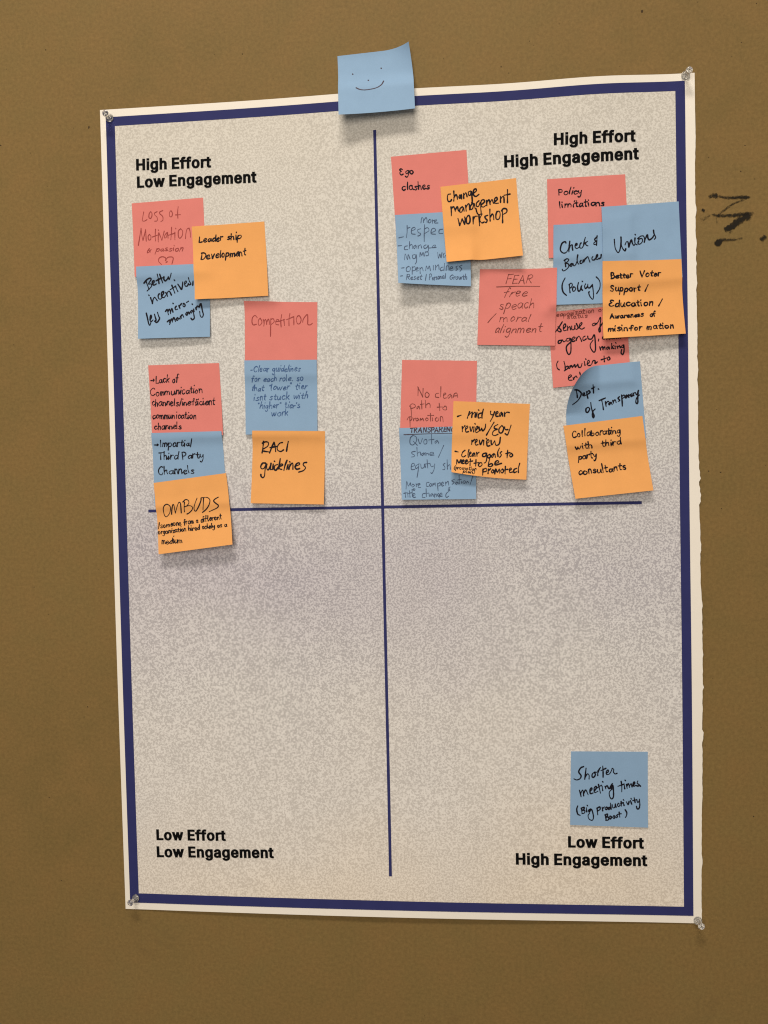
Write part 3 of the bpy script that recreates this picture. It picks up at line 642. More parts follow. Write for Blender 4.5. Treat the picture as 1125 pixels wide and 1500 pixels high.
def strokes_of(text, p0, p1, xh, slant, jit, join=0.0, gap=1.3):
    """hand-lettered strokes of a line from baseline point p0 to p1 (photo px)"""
    p0 = np.array(p0, float); p1 = np.array(p1, float)
    L = np.linalg.norm(p1 - p0); ex = (p1 - p0) / L; ey = np.array([ex[1], -ex[0]])
    raw, x, prev = [], 0.0, None
    for ch in tokens(text):
        w, st_ = HAND[ch]
        dy = random.gauss(0, 0.55 * jit); sc = 1 + random.gauss(0, 0.06 * jit); rot = random.gauss(0, 0.05 * jit); sx = 1 + random.gauss(0, 0.07 * jit)
        first_, last_ = [], None
        for k_, s in enumerate(st_.split('|')):
            if not s: continue
            P = np.array([[float(z) for z in q.split(',')] for q in s.split()])
            P = P * np.array([sx, sc]) + np.array([0, dy])
            P = P + np.random.RandomState(random.randrange(10 ** 6)).normal(0, 0.22 * jit, P.shape)
            P[:, 0] += P[:, 1] * (slant + rot) + x
            raw.append(P)
            first_.append(len(raw) - 1)
            if not (k_ and ch in 'itjf'): last_ = len(raw) - 1
        if join and prev is not None and ch in 'bhiklmnprtuvwyjcoadgqes' and ch != ' ' and len(first_) and random.random() < join:
            e0 = raw[prev][-1]; f0 = raw[first_[0]][0]
            if 0 < f0[0] - e0[0] < 9 and e0[1] < 5 and f0[1] < 12 and ch in 'imnrtuvwyjp':
                raw.append(np.array([e0, (e0 * .55 + f0 * .45) + np.array([0.3, -1.2]), f0]))
            elif 0 < f0[0] - e0[0] < 11 and e0[1] < 5 and ch in 'coadgqes':
                raw.append(np.array([e0, e0 + np.array([1.6, 2.4]), np.array([x + 2.2 + 4 * slant, 4.6])]))
        prev = last_ if ch.isalpha() and ch.islower() else None
        x += w * sx * (1 + random.gauss(0, 0.04 * jit)) + gap
    allp = np.vstack(raw)
    xa, xb = allp[:, 0].min(), allp[:, 0].max()
    fx = L / (xb - xa)
    return [p0 + np.outer((P[:, 0] - xa) * fx, ex) + np.outer(P[:, 1] * xh / 10, ey) for P in raw]
def write(n, spec, lines=(), draw=(), width=2.0, ink='black', slant=0.06, jit=1.35, name='handwriting', join=0.0, gap=1.5, alt=''):
    """spec = (origin x, origin y, scale) of the close-up the line positions were read in"""
    ox, oy, sc = spec
    out = []
    for ln in lines:
        text, a, b, xh = ln[:4]
        for ch in alt: text = text.replace('~' + ch, ch).replace(ch, '~' + ch)
        sl = ln[4] if len(ln) > 4 else slant
        wd = ln[5] if len(ln) > 5 else width
        if wd > 1.4: wd *= 0.93
        a = (ox + a[0] / sc, oy + a[1] / sc); b = (ox + b[0] / sc, oy + b[1] / sc)
        for s in strokes_of(text, a, b, xh / sc, sl, jit, join, gap): out.append((s, wd))
    for d in draw:
        pts, wd = d
        out.append((np.array([(ox + x / sc, oy + y / sc) for x, y in pts], float), wd))
    verts, faces = [], []
    nst = 0
    for s, wd in out:
        C = catmull(s, 5)
        seg = np.linalg.norm(np.diff(C, axis=0), axis=1)
        keep = np.r_[True, seg > 0.05]
        C = C[keep]
        if len(C) < 2: continue
        Tn = np.gradient(C, axis=0); Tn /= (np.linalg.norm(Tn, axis=1)[:, None] + 1e-9)
        Nn = np.c_[-Tn[:, 1], Tn[:, 0]]
        k = len(C)
        ph = random.uniform(0, 6.3)
        W = wd / 2 * (1 + 0.26 * np.sin(np.linspace(0, 4, k) + ph) + 0.06 * np.random.RandomState(nst).normal(0, 1, k))
        # rounded ends
        C = np.vstack([C[0] - Tn[0] * wd * .48, C[0] - Tn[0] * wd * .3, C, C[-1] + Tn[-1] * wd * .3, C[-1] + Tn[-1] * wd * .48])
        Nn = np.vstack([Nn[0], Nn[0], Nn, Nn[-1], Nn[-1]])
        W = np.r_[wd * .18, wd * .4, W, wd * .38, wd * .16]
        A_ = C + Nn * W[:, None]; B_ = C - Nn * W[:, None]
        eps = 0.00013 + 0.0000009 * (nst % 90)
        nst += 1
        base = sum(len(v) for v in verts)
        Q = np.empty((2 * len(C), 2)); Q[0::2] = A_; Q[1::2] = B_
        verts.append(np.c_[Q, np.full(len(Q), eps)])
        faces += [(base + 2 * i, base + 2 * i + 1, base + 2 * i + 3, base + 2 * i + 2) for i in range(len(C) - 1)]
    Q = np.vstack(verts)
    P = ink_pos(n, Q[:, :2], Q[:, 2])
    o = mesh_obj(name, world_pts(P), faces, INK[ink], n.root, shade=False)
    return o

# pen strokes of the larger hands: (origin x, origin y, scale) of the close-up they were followed in, then the strokes
PEN = {
 'unions': ((890, 330, 14.06), '138,290 145,380 160,480 210,560 245,530 265,450 278,340 275,240|278,340 290,430 325,500 360,525 375,480|360,400 385,345 415,340 430,390 437,450|437,450 460,370 490,300 510,370 540,415 562,390|565,260 560,330 570,380 605,400|566,188 574,198|620,275 680,225 735,220 752,245 765,300 755,350|640,320 625,365 650,390 690,370 720,320 700,270 640,290|760,330 790,250 820,195 830,260 860,300 920,260 955,205|945,100 955,170 990,250 965,285'),
 'better': ((205, 395, 11.25), '65,225 110,170 160,140 185,160 140,235 180,235 190,275 120,350|100,190 130,270 150,325|195,250 230,215 235,185 210,190 205,230 230,255 270,235|285,75 305,160 315,230|325,75 355,160 375,215|265,185 330,150 385,130|395,115 395,160 420,185 455,150 470,115 480,165 500,120 515,60|175,460 190,510 205,560|145,418 152,426|205,560 215,500 240,455 265,480 285,510|320,395 300,430 310,475 340,485 370,450|355,440 390,390 385,360 355,385 360,445 395,460 425,425|425,375 445,410 455,440|440,410 465,360 490,360 520,420|525,255 550,320 575,385|500,330 560,290 590,270|585,270 605,320 625,360|564,168 573,179|625,240 660,290 685,325 700,270 705,205|735,240 765,210 760,185 735,210 745,265 780,270 800,230|800,135 815,190 840,235 815,250|875,190 870,260|105,715 125,800 145,890 165,915 185,850|165,830 190,780 180,750 165,800 180,860 215,830|240,735 255,790 265,830 240,850|290,705 310,770 325,800 300,850 270,870 250,850|420,690 450,655 460,700 470,740|460,690 490,650 505,720|505,700 525,640 545,700|543,553 551,561|600,600 580,630 590,660 620,650|640,590 660,640|650,600 690,555|715,560 710,600 735,610 745,580 720,555|770,540 800,520|450,860 490,830 500,870 490,900|490,870 525,810 535,860|535,840 560,790 585,850|620,790 600,820 620,835 645,795 660,815|665,770 680,800|675,770 700,740 720,780|775,700 755,730 775,750 800,700 820,730|855,670 830,695 850,715 870,670 890,750 895,800 865,825 840,800|885,650 895,690|860,566 869,575|915,630 930,660|920,640 950,600 975,620|975,620 1005,560 1030,680 1045,740 1025,785 995,760 985,690'),
 'check': ((815, 340, 15.0), '210,240 190,210 130,240 95,320 90,400 140,455 200,455 250,400 285,300|295,200 280,320 275,430|275,400 310,300 345,280 350,340 360,400|410,300 450,280 450,250 420,265 410,330 450,360 500,330|545,235 520,270 515,340 560,350 600,290|635,120 610,210 600,280|680,205 620,250|630,240 660,290 690,300|895,80 890,180 880,290|885,110 840,160 860,190 880,200 830,230 825,270 870,265|185,620 195,680 205,760|170,625 230,585 275,610 230,660 190,690|190,690 250,690 275,740 250,790 190,840 145,850 130,820|345,690 310,710 300,740 330,750 365,690 380,740 420,720 455,640|470,500 455,600 470,680 490,700|545,620 520,650 530,690 570,670 590,600 600,660|605,650 630,580|625,600 655,570 690,540 715,600 735,655|800,540 780,570 790,610 830,610 870,570|880,560 905,520 900,490 875,520 870,580 900,600 940,570|985,490 975,560 940,590|190,1010 140,1110 125,1210 150,1320 220,1390|285,1150 290,1250 300,1330|275,1160 320,1120 350,1150 330,1210 290,1230|380,1200 355,1240 365,1295 400,1290 425,1240 395,1205|485,1110 465,1200 480,1290 520,1280 545,1190|560,1170 545,1240 575,1280|566,1078 574,1087|640,1140 620,1190 640,1240 690,1190|690,1150 690,1210 730,1225 790,1160|790,1150 810,1300 815,1420 795,1475 735,1410 710,1330 725,1310|875,985 930,1040 960,1120 950,1240 885,1350'),
 'dept': ((835, 560, 10.23), '70,115 110,115 160,150 165,190 120,270 40,335|95,130 105,180 110,230|190,195 215,180 215,160 195,165 190,190 210,205 240,190|245,140 255,190 268,240|250,160 280,125 300,150 265,180|345,40 350,100 352,160|325,95 370,70|422,99 431,105|270,375 240,395 240,440 265,450 295,400 275,375|310,305 320,380 340,450 360,500 350,530 335,500 340,440 375,400|435,275 530,235|475,270 490,340 500,410|530,290 540,360|535,320 565,285 580,290|600,300 580,320 590,335 615,300 630,330|640,270 650,310|648,290 675,260 690,300|740,215 720,240 745,270 725,285|770,190 780,280 783,355|775,210 810,190 815,220 785,240|850,190 825,215 840,235 860,195 870,225|875,185 885,225|880,200 905,180|905,205 930,190 925,170 910,185 915,215 940,200|945,160 955,200|950,175 975,150 990,180 1005,180 1025,120|1022,130 1015,220 1015,300 1000,320 985,290 1000,230 1040,190'),
 'shorter': ((835, 1115, 10.23), '205,80 160,100 130,160 165,215 150,260 100,280 60,265|240,105 230,190 220,270|225,240 260,190 285,210 285,265|365,165 335,190 330,230 355,240 380,200 365,165 395,165|415,145 415,215|415,180 435,125 455,95|490,75 495,160 495,240|465,140 540,105|540,180 570,160 570,130 545,150 545,195 590,190 625,130 630,105 655,125 650,160 675,190 705,180|140,435 155,480 165,530|160,480 190,430 205,520|205,480 235,430 270,500|295,460 330,420 320,400 300,430 305,485 345,475|360,450 395,400 385,375 360,410 370,470 415,450|425,345 440,410 455,475|405,400 470,360|480,375 490,440|486,303 494,313|525,375 535,410|530,395 555,365 580,410 600,395 620,350|635,335 605,380 615,410 640,360 650,440 650,530 625,565 595,530 590,460 650,400|765,300 775,370 775,455|720,375 800,345|810,340 820,415|823,283 831,292|845,345 855,405|853,370 875,335 890,390|890,370 915,335 930,385|945,365 970,330 960,310 945,340 955,375 985,360|1015,298 1005,330 1035,350 1022,372 995,366|1030,350 1058,376|115,670 100,720 115,790 150,810|170,700 180,780|165,705 210,690 205,725 180,735 220,740 215,775 180,785|245,700 250,760|256,660 263,669|310,715 280,735 290,760 320,720 345,790 350,850 330,885 285,865 270,815 290,780|405,700 410,760 415,800|400,705 445,685 450,720 415,745|480,690 490,745|485,710 515,685|540,685 525,710 545,725 560,700 545,685|605,690 580,695 580,725 610,700|605,630 615,720|630,650 640,695 670,690 680,640|680,640 690,690|725,630 710,655 725,680 750,660|765,600 770,670|745,640 800,620|800,630 810,665|798,576 806,585|845,610 870,650 885,600|905,590 925,645|913,558 921,567|960,545 975,620|940,590 1000,575|1000,580 1015,620 1040,590|1040,570 1045,660 1030,710 1005,710 995,675|530,800 540,880|520,805 560,790 555,825 540,835 580,840 570,880 535,885|600,820 585,850 605,865 620,835 600,820|655,815 640,840 660,855 675,830 655,815|715,800 695,815 715,830 695,845|735,760 745,835|720,795 765,785|825,725 850,770 845,815 830,840'),
 'ombuds': ((235, 725, 12.5), '75,190 120,170 170,200 185,250 165,340 110,400 75,370 55,290 55,230 80,185|205,355 210,260 230,175 250,200 265,290 275,330|275,330 300,230 335,140 365,150 375,230 382,330|440,130 435,220 440,310|410,130 460,85 510,100 520,150 480,200 445,215|445,215 530,195 585,220 580,270 530,325 485,350|670,60 635,150 615,230 625,285 655,290 700,210 740,110 745,55|790,50 785,160 780,270|750,50 850,45 905,90 890,180 840,260 770,320|1060,40 1000,75 975,110 1010,150 1060,190 1040,235 960,275 895,305'),
 'change': ((650, 270, 11.25), '110,160 70,170 60,230 75,280 110,280 130,250|165,110 170,200 165,275|168,220 200,170 220,200 225,245|265,175 250,210 270,230 290,170 295,240|325,150 330,235|328,190 360,140 375,160 385,205|440,110 405,130 415,180 440,175 455,115 465,200 470,280 460,310|490,150 535,110 530,75 495,95 490,170 530,200 580,165|120,370 125,440 125,515|125,400 165,370 190,440|190,420 225,370 240,430 265,455|310,370 270,400 265,455 300,450 325,380 335,440|360,345 370,440|365,390 395,330 420,330 430,420|480,310 440,360 440,410 475,400 500,310 515,390|580,270 540,310 540,360 575,360 605,290 610,400 615,480 580,500 550,470 530,400|615,340 670,290 660,255 620,270 615,350 650,375 690,350|705,265 710,350|708,300 745,255 765,330|765,300 795,250 815,300 830,310|840,290 880,250 870,215 840,240 845,310 900,310|935,200 935,300|935,250 965,205 990,215 995,300|1050,90 1050,200 1050,305|995,180 1095,160|235,565 265,680|265,680 305,570|305,570 345,660|345,660 355,580 345,540|400,515 375,560 380,640 420,640 435,580 420,515 395,520|485,535 485,650|485,580 515,530 550,525|580,510 585,600 590,680|630,490 595,560 590,590|595,600 625,635 660,625|725,510 680,530 690,565 715,590 700,630 675,620|760,410 760,520 765,605|765,540 800,490 820,520 825,580|880,445 860,500 865,570 910,570 930,500 915,445 880,450|965,425 970,530 970,635|950,440 985,400 1035,410 1035,460 970,500'),
 'review': ((665, 595, 10.23), '50,155 105,135|235,80 215,130 200,180|215,140 265,90 275,95 265,170|265,140 310,90 320,110 315,165|345,95 330,165|366,53 373,62|415,100 370,120 365,175 400,170|440,45 420,130 420,180|550,75 550,120 590,130|610,80 580,160 545,225|620,130 660,100 650,80 630,100 630,150 665,150|710,90 680,120 690,155 720,100 730,150|755,90 760,155|760,120 790,90 830,95|125,305 125,380|125,340 165,290|170,350 205,320 200,295 175,320 180,385 220,380|240,310 255,380 280,310|300,310 295,385|313,260 320,269|325,360 355,325 350,300 325,330 330,395 365,380|375,310 385,370 415,330|415,330 430,370 465,330 475,270|600,240 545,330 485,435|655,275 610,300 605,330 650,345|650,345 595,370 575,420 610,440 660,420|715,290 675,340 680,395 720,395 745,330 720,290|760,310 770,350 810,350|855,285 830,360 800,430 765,410|270,510 265,570|268,540 310,495|315,550 345,520 340,495 318,520 325,580 360,575|380,510 395,575 430,505|445,510 445,580|483,483 491,492|490,560 525,530 515,500 490,530 500,595 540,590|555,510 565,580 610,520|610,520 630,585 680,560 695,465|15,675 60,685|165,660 130,690 115,740 140,760 175,740|225,650 210,710 215,765|230,720 255,700 245,685 230,705 235,750 265,745|300,700 275,725 285,755 310,700 315,750|340,690 345,750|343,720 375,690|480,700 435,715 430,750 470,750 490,700 490,790 475,840 455,850|530,720 505,745 515,775 545,760 540,720|600,710 565,740 575,770 610,715 620,765|680,630 655,690 660,755|715,680 690,700 710,730 685,765|805,660 795,770|775,710 840,695|855,705 835,735 850,760 880,735 860,705|40,865 45,800 75,850 105,800 110,855|120,840 150,820 140,805 122,825 130,860 160,850|170,845 200,820 190,805 172,825 180,865 210,850|245,790 240,885|215,835 280,820|330,800 325,895|300,855 370,845|385,850 365,880 385,905 420,880 410,845 385,850|535,790 520,850 515,900|520,880 560,860 580,880 550,905 515,900|610,860 670,840 655,815 620,835 620,880 715,855|435,940 430,1030|435,950 480,930 490,970 440,985|515,940 510,1010|513,970 550,935|580,950 560,980 575,1000 600,975 580,950|610,1015 625,940 650,990 680,940 685,1000|725,940 700,970 720,1000 745,970 725,940|770,900 765,1010|745,955 810,945|830,960 860,945 850,925 830,945 835,990 880,985|940,930 900,950 900,995 940,980|985,855 965,930 965,995'),
 'loss': ((195, 300, 12.5), '195,130 180,210 170,290 215,295 255,270|320,130 295,160 290,230 320,250 345,200 340,140 315,125|440,125 395,150 400,190 440,230 440,290 395,300|545,105 490,130 490,165 540,210 545,280 510,305|685,110 665,150 670,210 705,215 720,160 700,110|825,35 815,140 820,245|775,185 865,180|95,745 120,600 145,430|145,430 160,560 180,655|180,655 205,560 230,450|230,450 235,560 240,665|300,540 275,580 285,640 320,635 325,570 300,540|410,445 405,560 410,660|350,590 460,550|465,520 460,600 460,680|460,457 467,467|470,510 500,580 525,650|525,650 550,560 570,480|615,510 580,560 575,605 610,590 630,500 640,610|705,410 700,520 690,640|640,560 760,520|765,500 765,640|777,428 784,440|870,440 830,480 830,580 860,610 900,560 905,480 870,435|960,620 965,540 985,450 1025,425|1025,425 1045,500 1050,590|300,800 270,840 260,880 300,860 330,815|290,830 315,865|520,1090 470,1040 475,980 530,950 590,965|590,965 600,1000 590,1020 630,1040 600,1060|605,1000 640,960 710,955 735,985 710,1085'),
 'competition': ((362, 450, 11.25), '165,170 130,135 90,170 80,240 100,290 155,280|215,180 185,220 190,290 220,290 245,240 215,180|265,200 280,250 275,310|275,250 300,200 318,240 322,285|322,250 350,195 365,240 365,285|390,190 388,330 385,480|390,200 430,190 445,240 395,285|470,240 520,225 510,200 480,215 475,280 520,290|570,120 555,220 560,325|520,235 620,200|605,200 615,300|705,105 690,200 690,305|650,205 770,155|770,160 770,290|830,150 810,200 830,270 870,265 890,200 860,140 825,150|915,245 930,190 990,120 1000,200 1000,280 1040,290 1075,265'),
 'guidelines': ((375, 640, 14.06), '155,90 145,200 125,330|130,130 200,100 255,120 240,190 140,255|140,290 200,300 275,310|280,330 330,200 370,110|370,110 395,200 405,300|290,220 430,195|545,115 490,130 440,200 445,270 510,300 570,265|665,95 645,190 628,295|200,540 140,540 100,600 110,650 160,650 200,580|205,545 185,700 175,800 140,840 105,810 100,770|225,560 220,640 250,680 300,600|310,540 295,660 330,670|355,560 345,670|378,498 386,507|440,570 390,590 375,660 410,685 460,620|500,450 480,570 460,660|480,610 550,580 530,555 490,580 480,650 530,670|640,480 600,580 575,685|660,570 635,670|693,510 701,519|700,560 675,670|690,610 740,540 760,560 760,665|800,610 890,570 890,535 840,550 805,620 840,665 900,650|1045,525 985,535 975,580 1020,630 980,690 880,725'),
 'agency': ((810, 465, 10.23), '30,225 80,160 140,65|75,140 120,190 110,215 80,205 60,180|155,170 190,130 180,95 155,130 160,195 200,190|215,130 220,190|220,170 250,135 265,185|280,130 285,180 320,175 330,120|350,90 375,150 355,180 338,172|380,160 430,100 430,75 400,100 395,150 430,175 470,155|620,85 590,100 600,125 630,110 640,90 660,95|640,110 680,60 705,0 715,20 705,120 710,200 695,215 690,170 745,80|130,340 85,350 80,385 115,380 140,335 160,365 190,350|250,310 205,320 200,350 240,350 262,310 270,420 265,520 235,555 205,500 205,430 270,365|285,345 325,310 315,290 285,320 290,360 330,350|345,300 350,345|350,330 385,280 410,310 430,360|480,280 450,300 455,345 500,320|520,280 530,320 580,320 620,260 635,400 635,490 610,520 565,460 560,400 600,340|685,325 681,352|700,440 715,490|712,465 740,435 750,485|750,465 775,440 780,480|825,440 800,460 815,480 840,440 845,475|880,390 880,470|910,420 885,445 915,470|930,430 935,470|938,378 946,387|960,430 970,465|968,450 995,425 1010,455|1050,410 1020,440 1050,450 1060,405 1065,500 1045,555 1020,530 1030,480|75,655 55,700 65,760 95,785|165,660 180,720 185,790|180,750 220,730 225,760 170,800|265,720 235,740 245,765 275,720 290,750|300,740 325,705 335,745 370,700|370,700 385,745 420,740 435,690|470,660 480,720|488,620 495,629|510,700 545,670 535,640 515,665 525,720 565,715|580,700 600,650 630,650 630,690 665,665|765,580 770,665|720,635 810,605|835,590 815,610 825,640 855,620 835,590|230,910 275,880 265,860 235,880 235,935 285,940|300,900 310,930|310,915 345,875 360,900|400,820 410,860'),
 'respect': ((575, 310, 9.375), '390,155 400,85 420,95 425,150|425,130 455,85 470,95 475,150|510,105 490,135 505,155 530,130 515,105|545,110 550,160|548,130 575,115|575,140 605,125 600,110 580,125 580,155 625,155|200,190 200,280 190,355|200,230 240,215|265,265 310,240 300,215 265,235 262,300 312,310|385,235 345,250 355,285 385,300 375,325 345,335|440,180 435,300 435,410|435,240 480,220 500,260 440,300|530,290 590,260 575,230 540,240 530,300 590,310|690,240 645,250 640,295 690,300|85,360 150,345|75,470 125,465|205,470 170,480 165,520 210,520|235,410 230,510|232,470 265,450 275,505|320,460 290,480 300,510 325,470 335,505|350,460 355,505|353,480 385,455 400,500|460,455 430,475 440,505 475,490 490,460 490,540 450,552|500,500 570,490 590,460 560,465 550,495 600,490|165,660 175,580 205,660 215,590 240,650|310,590 275,600 280,640 310,640 325,590 330,680 310,720|375,620 380,560 400,600 420,560 430,610|440,610 450,560 490,560 490,600 460,605|620,560 630,640 650,580 665,635 680,560|710,570 695,600 705,630 730,600|120,775 160,770|220,750 190,775 195,820 235,815 245,770 220,750|270,750 270,860|270,770 305,755 310,800 270,815|320,795 350,780 340,765 322,785 325,815 355,810|375,770 380,850|376,790 405,765 420,810|455,810 465,745 485,790 505,745 520,810|560,740 560,800|590,735 590,800|592,770 630,730 640,795|695,760 665,770 660,810 695,800|715,710 705,810|735,810 740,750 770,750 775,805|785,790 825,775 815,755 790,770 792,810 830,805|900,745 870,760 890,790 870,810|955,735 920,755 950,785 925,820|105,885 140,880|465,860 450,945'),
 'promotion': ((590, 560, 11.25), '250,220 255,80|245,75 290,160 330,245|330,245 335,100|395,160 370,190 375,240 415,245 435,200 400,160|590,180 545,190 540,240 595,250|628,70 625,240|670,215 710,190 695,175 672,195 675,260 720,255|790,195 745,220 755,265 800,210 810,260|830,250 850,190 890,180 905,250|845,225 895,220|110,395 150,355 200,370 200,410 130,435|130,400 140,480 145,555|265,390 235,410 235,440 270,400 280,440|310,300 315,440|290,365 350,355|370,295 380,420|378,380 425,345 450,370 450,415|600,345 610,465|565,410 650,405|690,400 660,420 670,450 720,450 715,400 690,390|70,620 100,570 150,575 140,620 115,630|115,570 120,680 120,730|170,590 180,635|175,610 210,590|235,590 215,610 230,635 260,615 240,590|285,635 290,595 310,620 330,590 345,635|395,585 375,610 395,635 420,610 400,585|455,510 460,640|410,545 510,545|490,585 490,635|560,580 535,605 550,640 585,630 580,585|620,640 620,570 655,575 665,650'),
 'quota': ((585, 620, 10.23), '205,180 165,220 160,300 200,325 250,280 255,210 210,180|210,270 270,330|280,235 310,310 345,230|385,240 365,270 375,310 410,300 410,250 385,240|480,160 485,310|440,250 520,240|570,255 535,275 540,300 575,270 590,300|240,420 190,430 190,455 230,480 215,500 180,505|262,360 270,490|270,450 310,430 320,475|370,440 335,460 345,485 375,450 385,480|395,440 400,480|400,460 430,450 440,475|455,465 510,455 505,435 465,440 460,480 520,475|665,330 585,510|180,650 230,630 215,600 185,615 180,690 230,690|290,610 245,640 250,680 290,650|295,600 280,720 265,810|320,610 330,670 370,660 375,610|385,620 395,665|415,545 425,670|390,610 460,600|460,610 480,650 510,640|530,610 520,690 490,750 470,740|685,600 655,620 680,650 680,690 650,695|715,545 720,690|720,650 755,620 765,690|100,985 110,870 135,940 165,890 170,930|200,910 185,935 200,955 225,930 205,910|250,905 255,950|253,925 280,905|280,930 310,915 300,900 285,910 285,960 320,960|445,885 410,890 405,940 435,945|465,900 450,930 470,945 485,915 468,900|500,940 505,900 520,920 535,890 545,940|570,900 580,1010|575,910 610,890 610,930 580,940|630,920 660,900 650,880 632,900 640,940 665,930|690,880 695,930|693,905 730,870 740,925|825,840 785,860 820,885 790,915|860,880 840,900 860,915 875,880 885,910|895,780 900,910|870,850 930,840|930,870 935,900|970,860 950,885 975,900 990,875 972,860|1000,900 1020,870 1035,895|1100,790 1060,920|85,1030 95,1110|65,1050 120,1040|125,1050 130,1105|150,1010 160,1110|135,1050 185,1040|190,990 195,1100|200,1085 235,1070 225,1050 205,1060 210,1110 245,1105|215,980 205,995 225,1005 235,985 215,980|390,1050 350,1060 345,1110 385,1110|400,980 405,1100|405,1060 440,1045 450,1095|490,1050 465,1075 475,1095 500,1060 510,1095|525,1055 530,1110|530,1080 550,1055 560,1100|590,1050 570,1070 590,1095 600,1060 595,1120|605,1080 640,1065 630,1045 608,1060 612,1095 645,1090|760,955 735,970 755,985 730,1000 760,1010|740,1020 705,1050 695,1090 710,1110 740,1090'),
}
def pen(n, key, width, ink='black', lines=(), **kw):
    sp, txt = PEN[key]
    d = [([tuple(float(z) for z in q.split(',')) for q in s.split()], width) for s in txt.split('|') if s]
    write(n, sp, lines, d, width=width, ink=ink, **kw)

# ------------------------------------------------------------------ the notes, lowest of each pile first
R2 = (180, 280, 5.114); R3 = (340, 430, 4.687); R4 = (205, 520, 5.0); R5 = (560, 210, 5.114)
R6 = (690, 250, 4.891); R7 = (800, 280, 5.0); R8 = (570, 510, 5.114); Q1 = (810, 510, 6.519); Q2 = (810, 1080, 7.03); Q3 = (480, 40, 7.5)

n = make_note(PINK, 'pink note reading Loss of Motivation in thin red brown ink with a broken heart',
              [(192.1, 297.2), (296.9, 288.8), (301.5, 398), (196.6, 405.1)], 1.2, 0.6)
pen(n, 'loss', 1.15, 'rust', [('passion', (400, 852), (915, 848), 55, 0.2)])
n = make_note(BLUE, 'blue note reading Better incentives, tucked under the orange Leadership note',
              [(199.9, 390.9), (306.0, 386), (307.1, 493.1), (201.5, 496.0)], 3.5, 2.5, mid=0.6)
pen(n, 'better', 1.9)
n = make_note(ORANGE, 'orange note reading Leadership Development, partly over the Better incentives note',
              [(280.7, 331.8), (386.9, 324), (392.7, 432.9), (285.6, 438.8)], 3.5, 2.5)
write(n, R2, [('Leader ship', (572, 386), (888, 356), 27, 0.15), ('Development', (585, 511), (925, 480), 29, 0.15)], width=1.9, join=.5)

n = make_note(PINK, 'pink note reading Competition in thin red brown ink', [(358.1, 441.7), (464.8, 442.4), (464.0, 548), (358.5, 549)], 0.6, 0.6)
pen(n, 'competition', 1.25, 'rust')
n = make_note(BLUE, 'blue note listing Clear guidelines for each role, between Competition and RACI notes',
              [(358.1, 528.1), (464.2, 527.1), (465.0, 636), (359.6, 636.5)], 1.6, 0.8)
write(n, R3, [('-Clear guidelines', (128, 535), (470, 535), 23), ('for each role. so', (135, 606), (487, 596), 23), ('that "lower" tier', (140, 668), (520, 654), 23),
              ('isnt stuck with', (150, 736), (520, 719), 24), ('"higher" tier\'s', (180, 790), (465, 784), 23), ('work', (275, 845), (385, 834), 25)],
      width=1.15, ink='blue', slant=0.2)
n = make_note(ORANGE, 'orange note reading RACI guidelines in thick black letters', [(370.3, 631), (476.1, 631.6), (474.4, 738.9), (367.1, 737.2)], 3, 3.5)
pen(n, 'guidelines', 2.1)

n = make_note(PINK, 'pink note reading Lack of Communication channels in black script', [(216.6, 535), (320.6, 531.6), (326.5, 637), (222.5, 641)], 0.6, 1.2)
write(n, R4, [('>Lack of', (80, 205), (288, 196), 27), ('Communication', (78, 301), (456, 277), 28), ('channels/inefficient', (92, 371), (550, 364), 27),
              ('communication', (95, 466), (410, 466), 27), ('channels', (108, 546), (302, 540), 26)], width=1.5, slant=0.05, join=.9)
n = make_note(BLUE, 'blue note reading Impartial Third Party Channels above the orange OMBUDS note', [(222, 634.4), (325, 631.6), (332, 735), (226, 741)], 1.5, 1.2)
write(n, R4, [('>Impartial', (105, 670), (380, 668), 27), ('Third Party', (140, 766), (464, 754), 28), ('Channels', (138, 876), (396, 864), 30)], width=1.55, slant=0.03, join=.9)
n = make_note(ORANGE, 'orange note reading OMBUDS in big capitals, across the left end of the horizontal line',
              [(225.6, 707.4), (331.4, 693), (340.4, 797.6), (232, 812)], 6, 7.5, mid=0.5, pw=1.4)
pen(n, 'ombuds', 1.5)
write(n, R4, [('/someone from a different', (135, 1270), (600, 1202), 21), ('organization hired solely as a', (136, 1313), (638, 1256), 19),
              ('medium', (162, 1386), (308, 1376), 25)], width=1.3, join=.7)

n = make_note(PINK, 'pink note reading Ego clashes in small neat black letters', [(572.7, 229.9), (683.2, 219.4), (690, 331), (580, 341)], 0.6, 0.8)
write(n, R5, [('~ego', (133, 234), (232, 228), 27), ('clashes', (150, 353), (355, 340), 29)], width=1.9)
n = make_note(BLUE, 'blue note listing more respect in thin slate ink, its bottom lifting off the poster',
              [(578.6, 315.6), (688, 309), (690, 419.2), (583.5, 414.3)], 9, 6, mid=-1.0, pw=1.3)
pen(n, 'respect', 1.05, 'slate', [('Reset', (190, 937), (410, 932), 40, 0.1), ('Personal', (505, 937), (735, 922), 38, 0.1), ('Growth', (790, 932), (1020, 930), 38, 0.1)])
n = make_note(ORANGE, 'orange note reading Change management workshop, tilted over Ego clashes',
              [(645.1, 274.1), (756.1, 260.4), (766.3, 373.9), (654.3, 386)], 3.5, 6.5, mid=-0.5)
pen(n, 'change', 2.0)

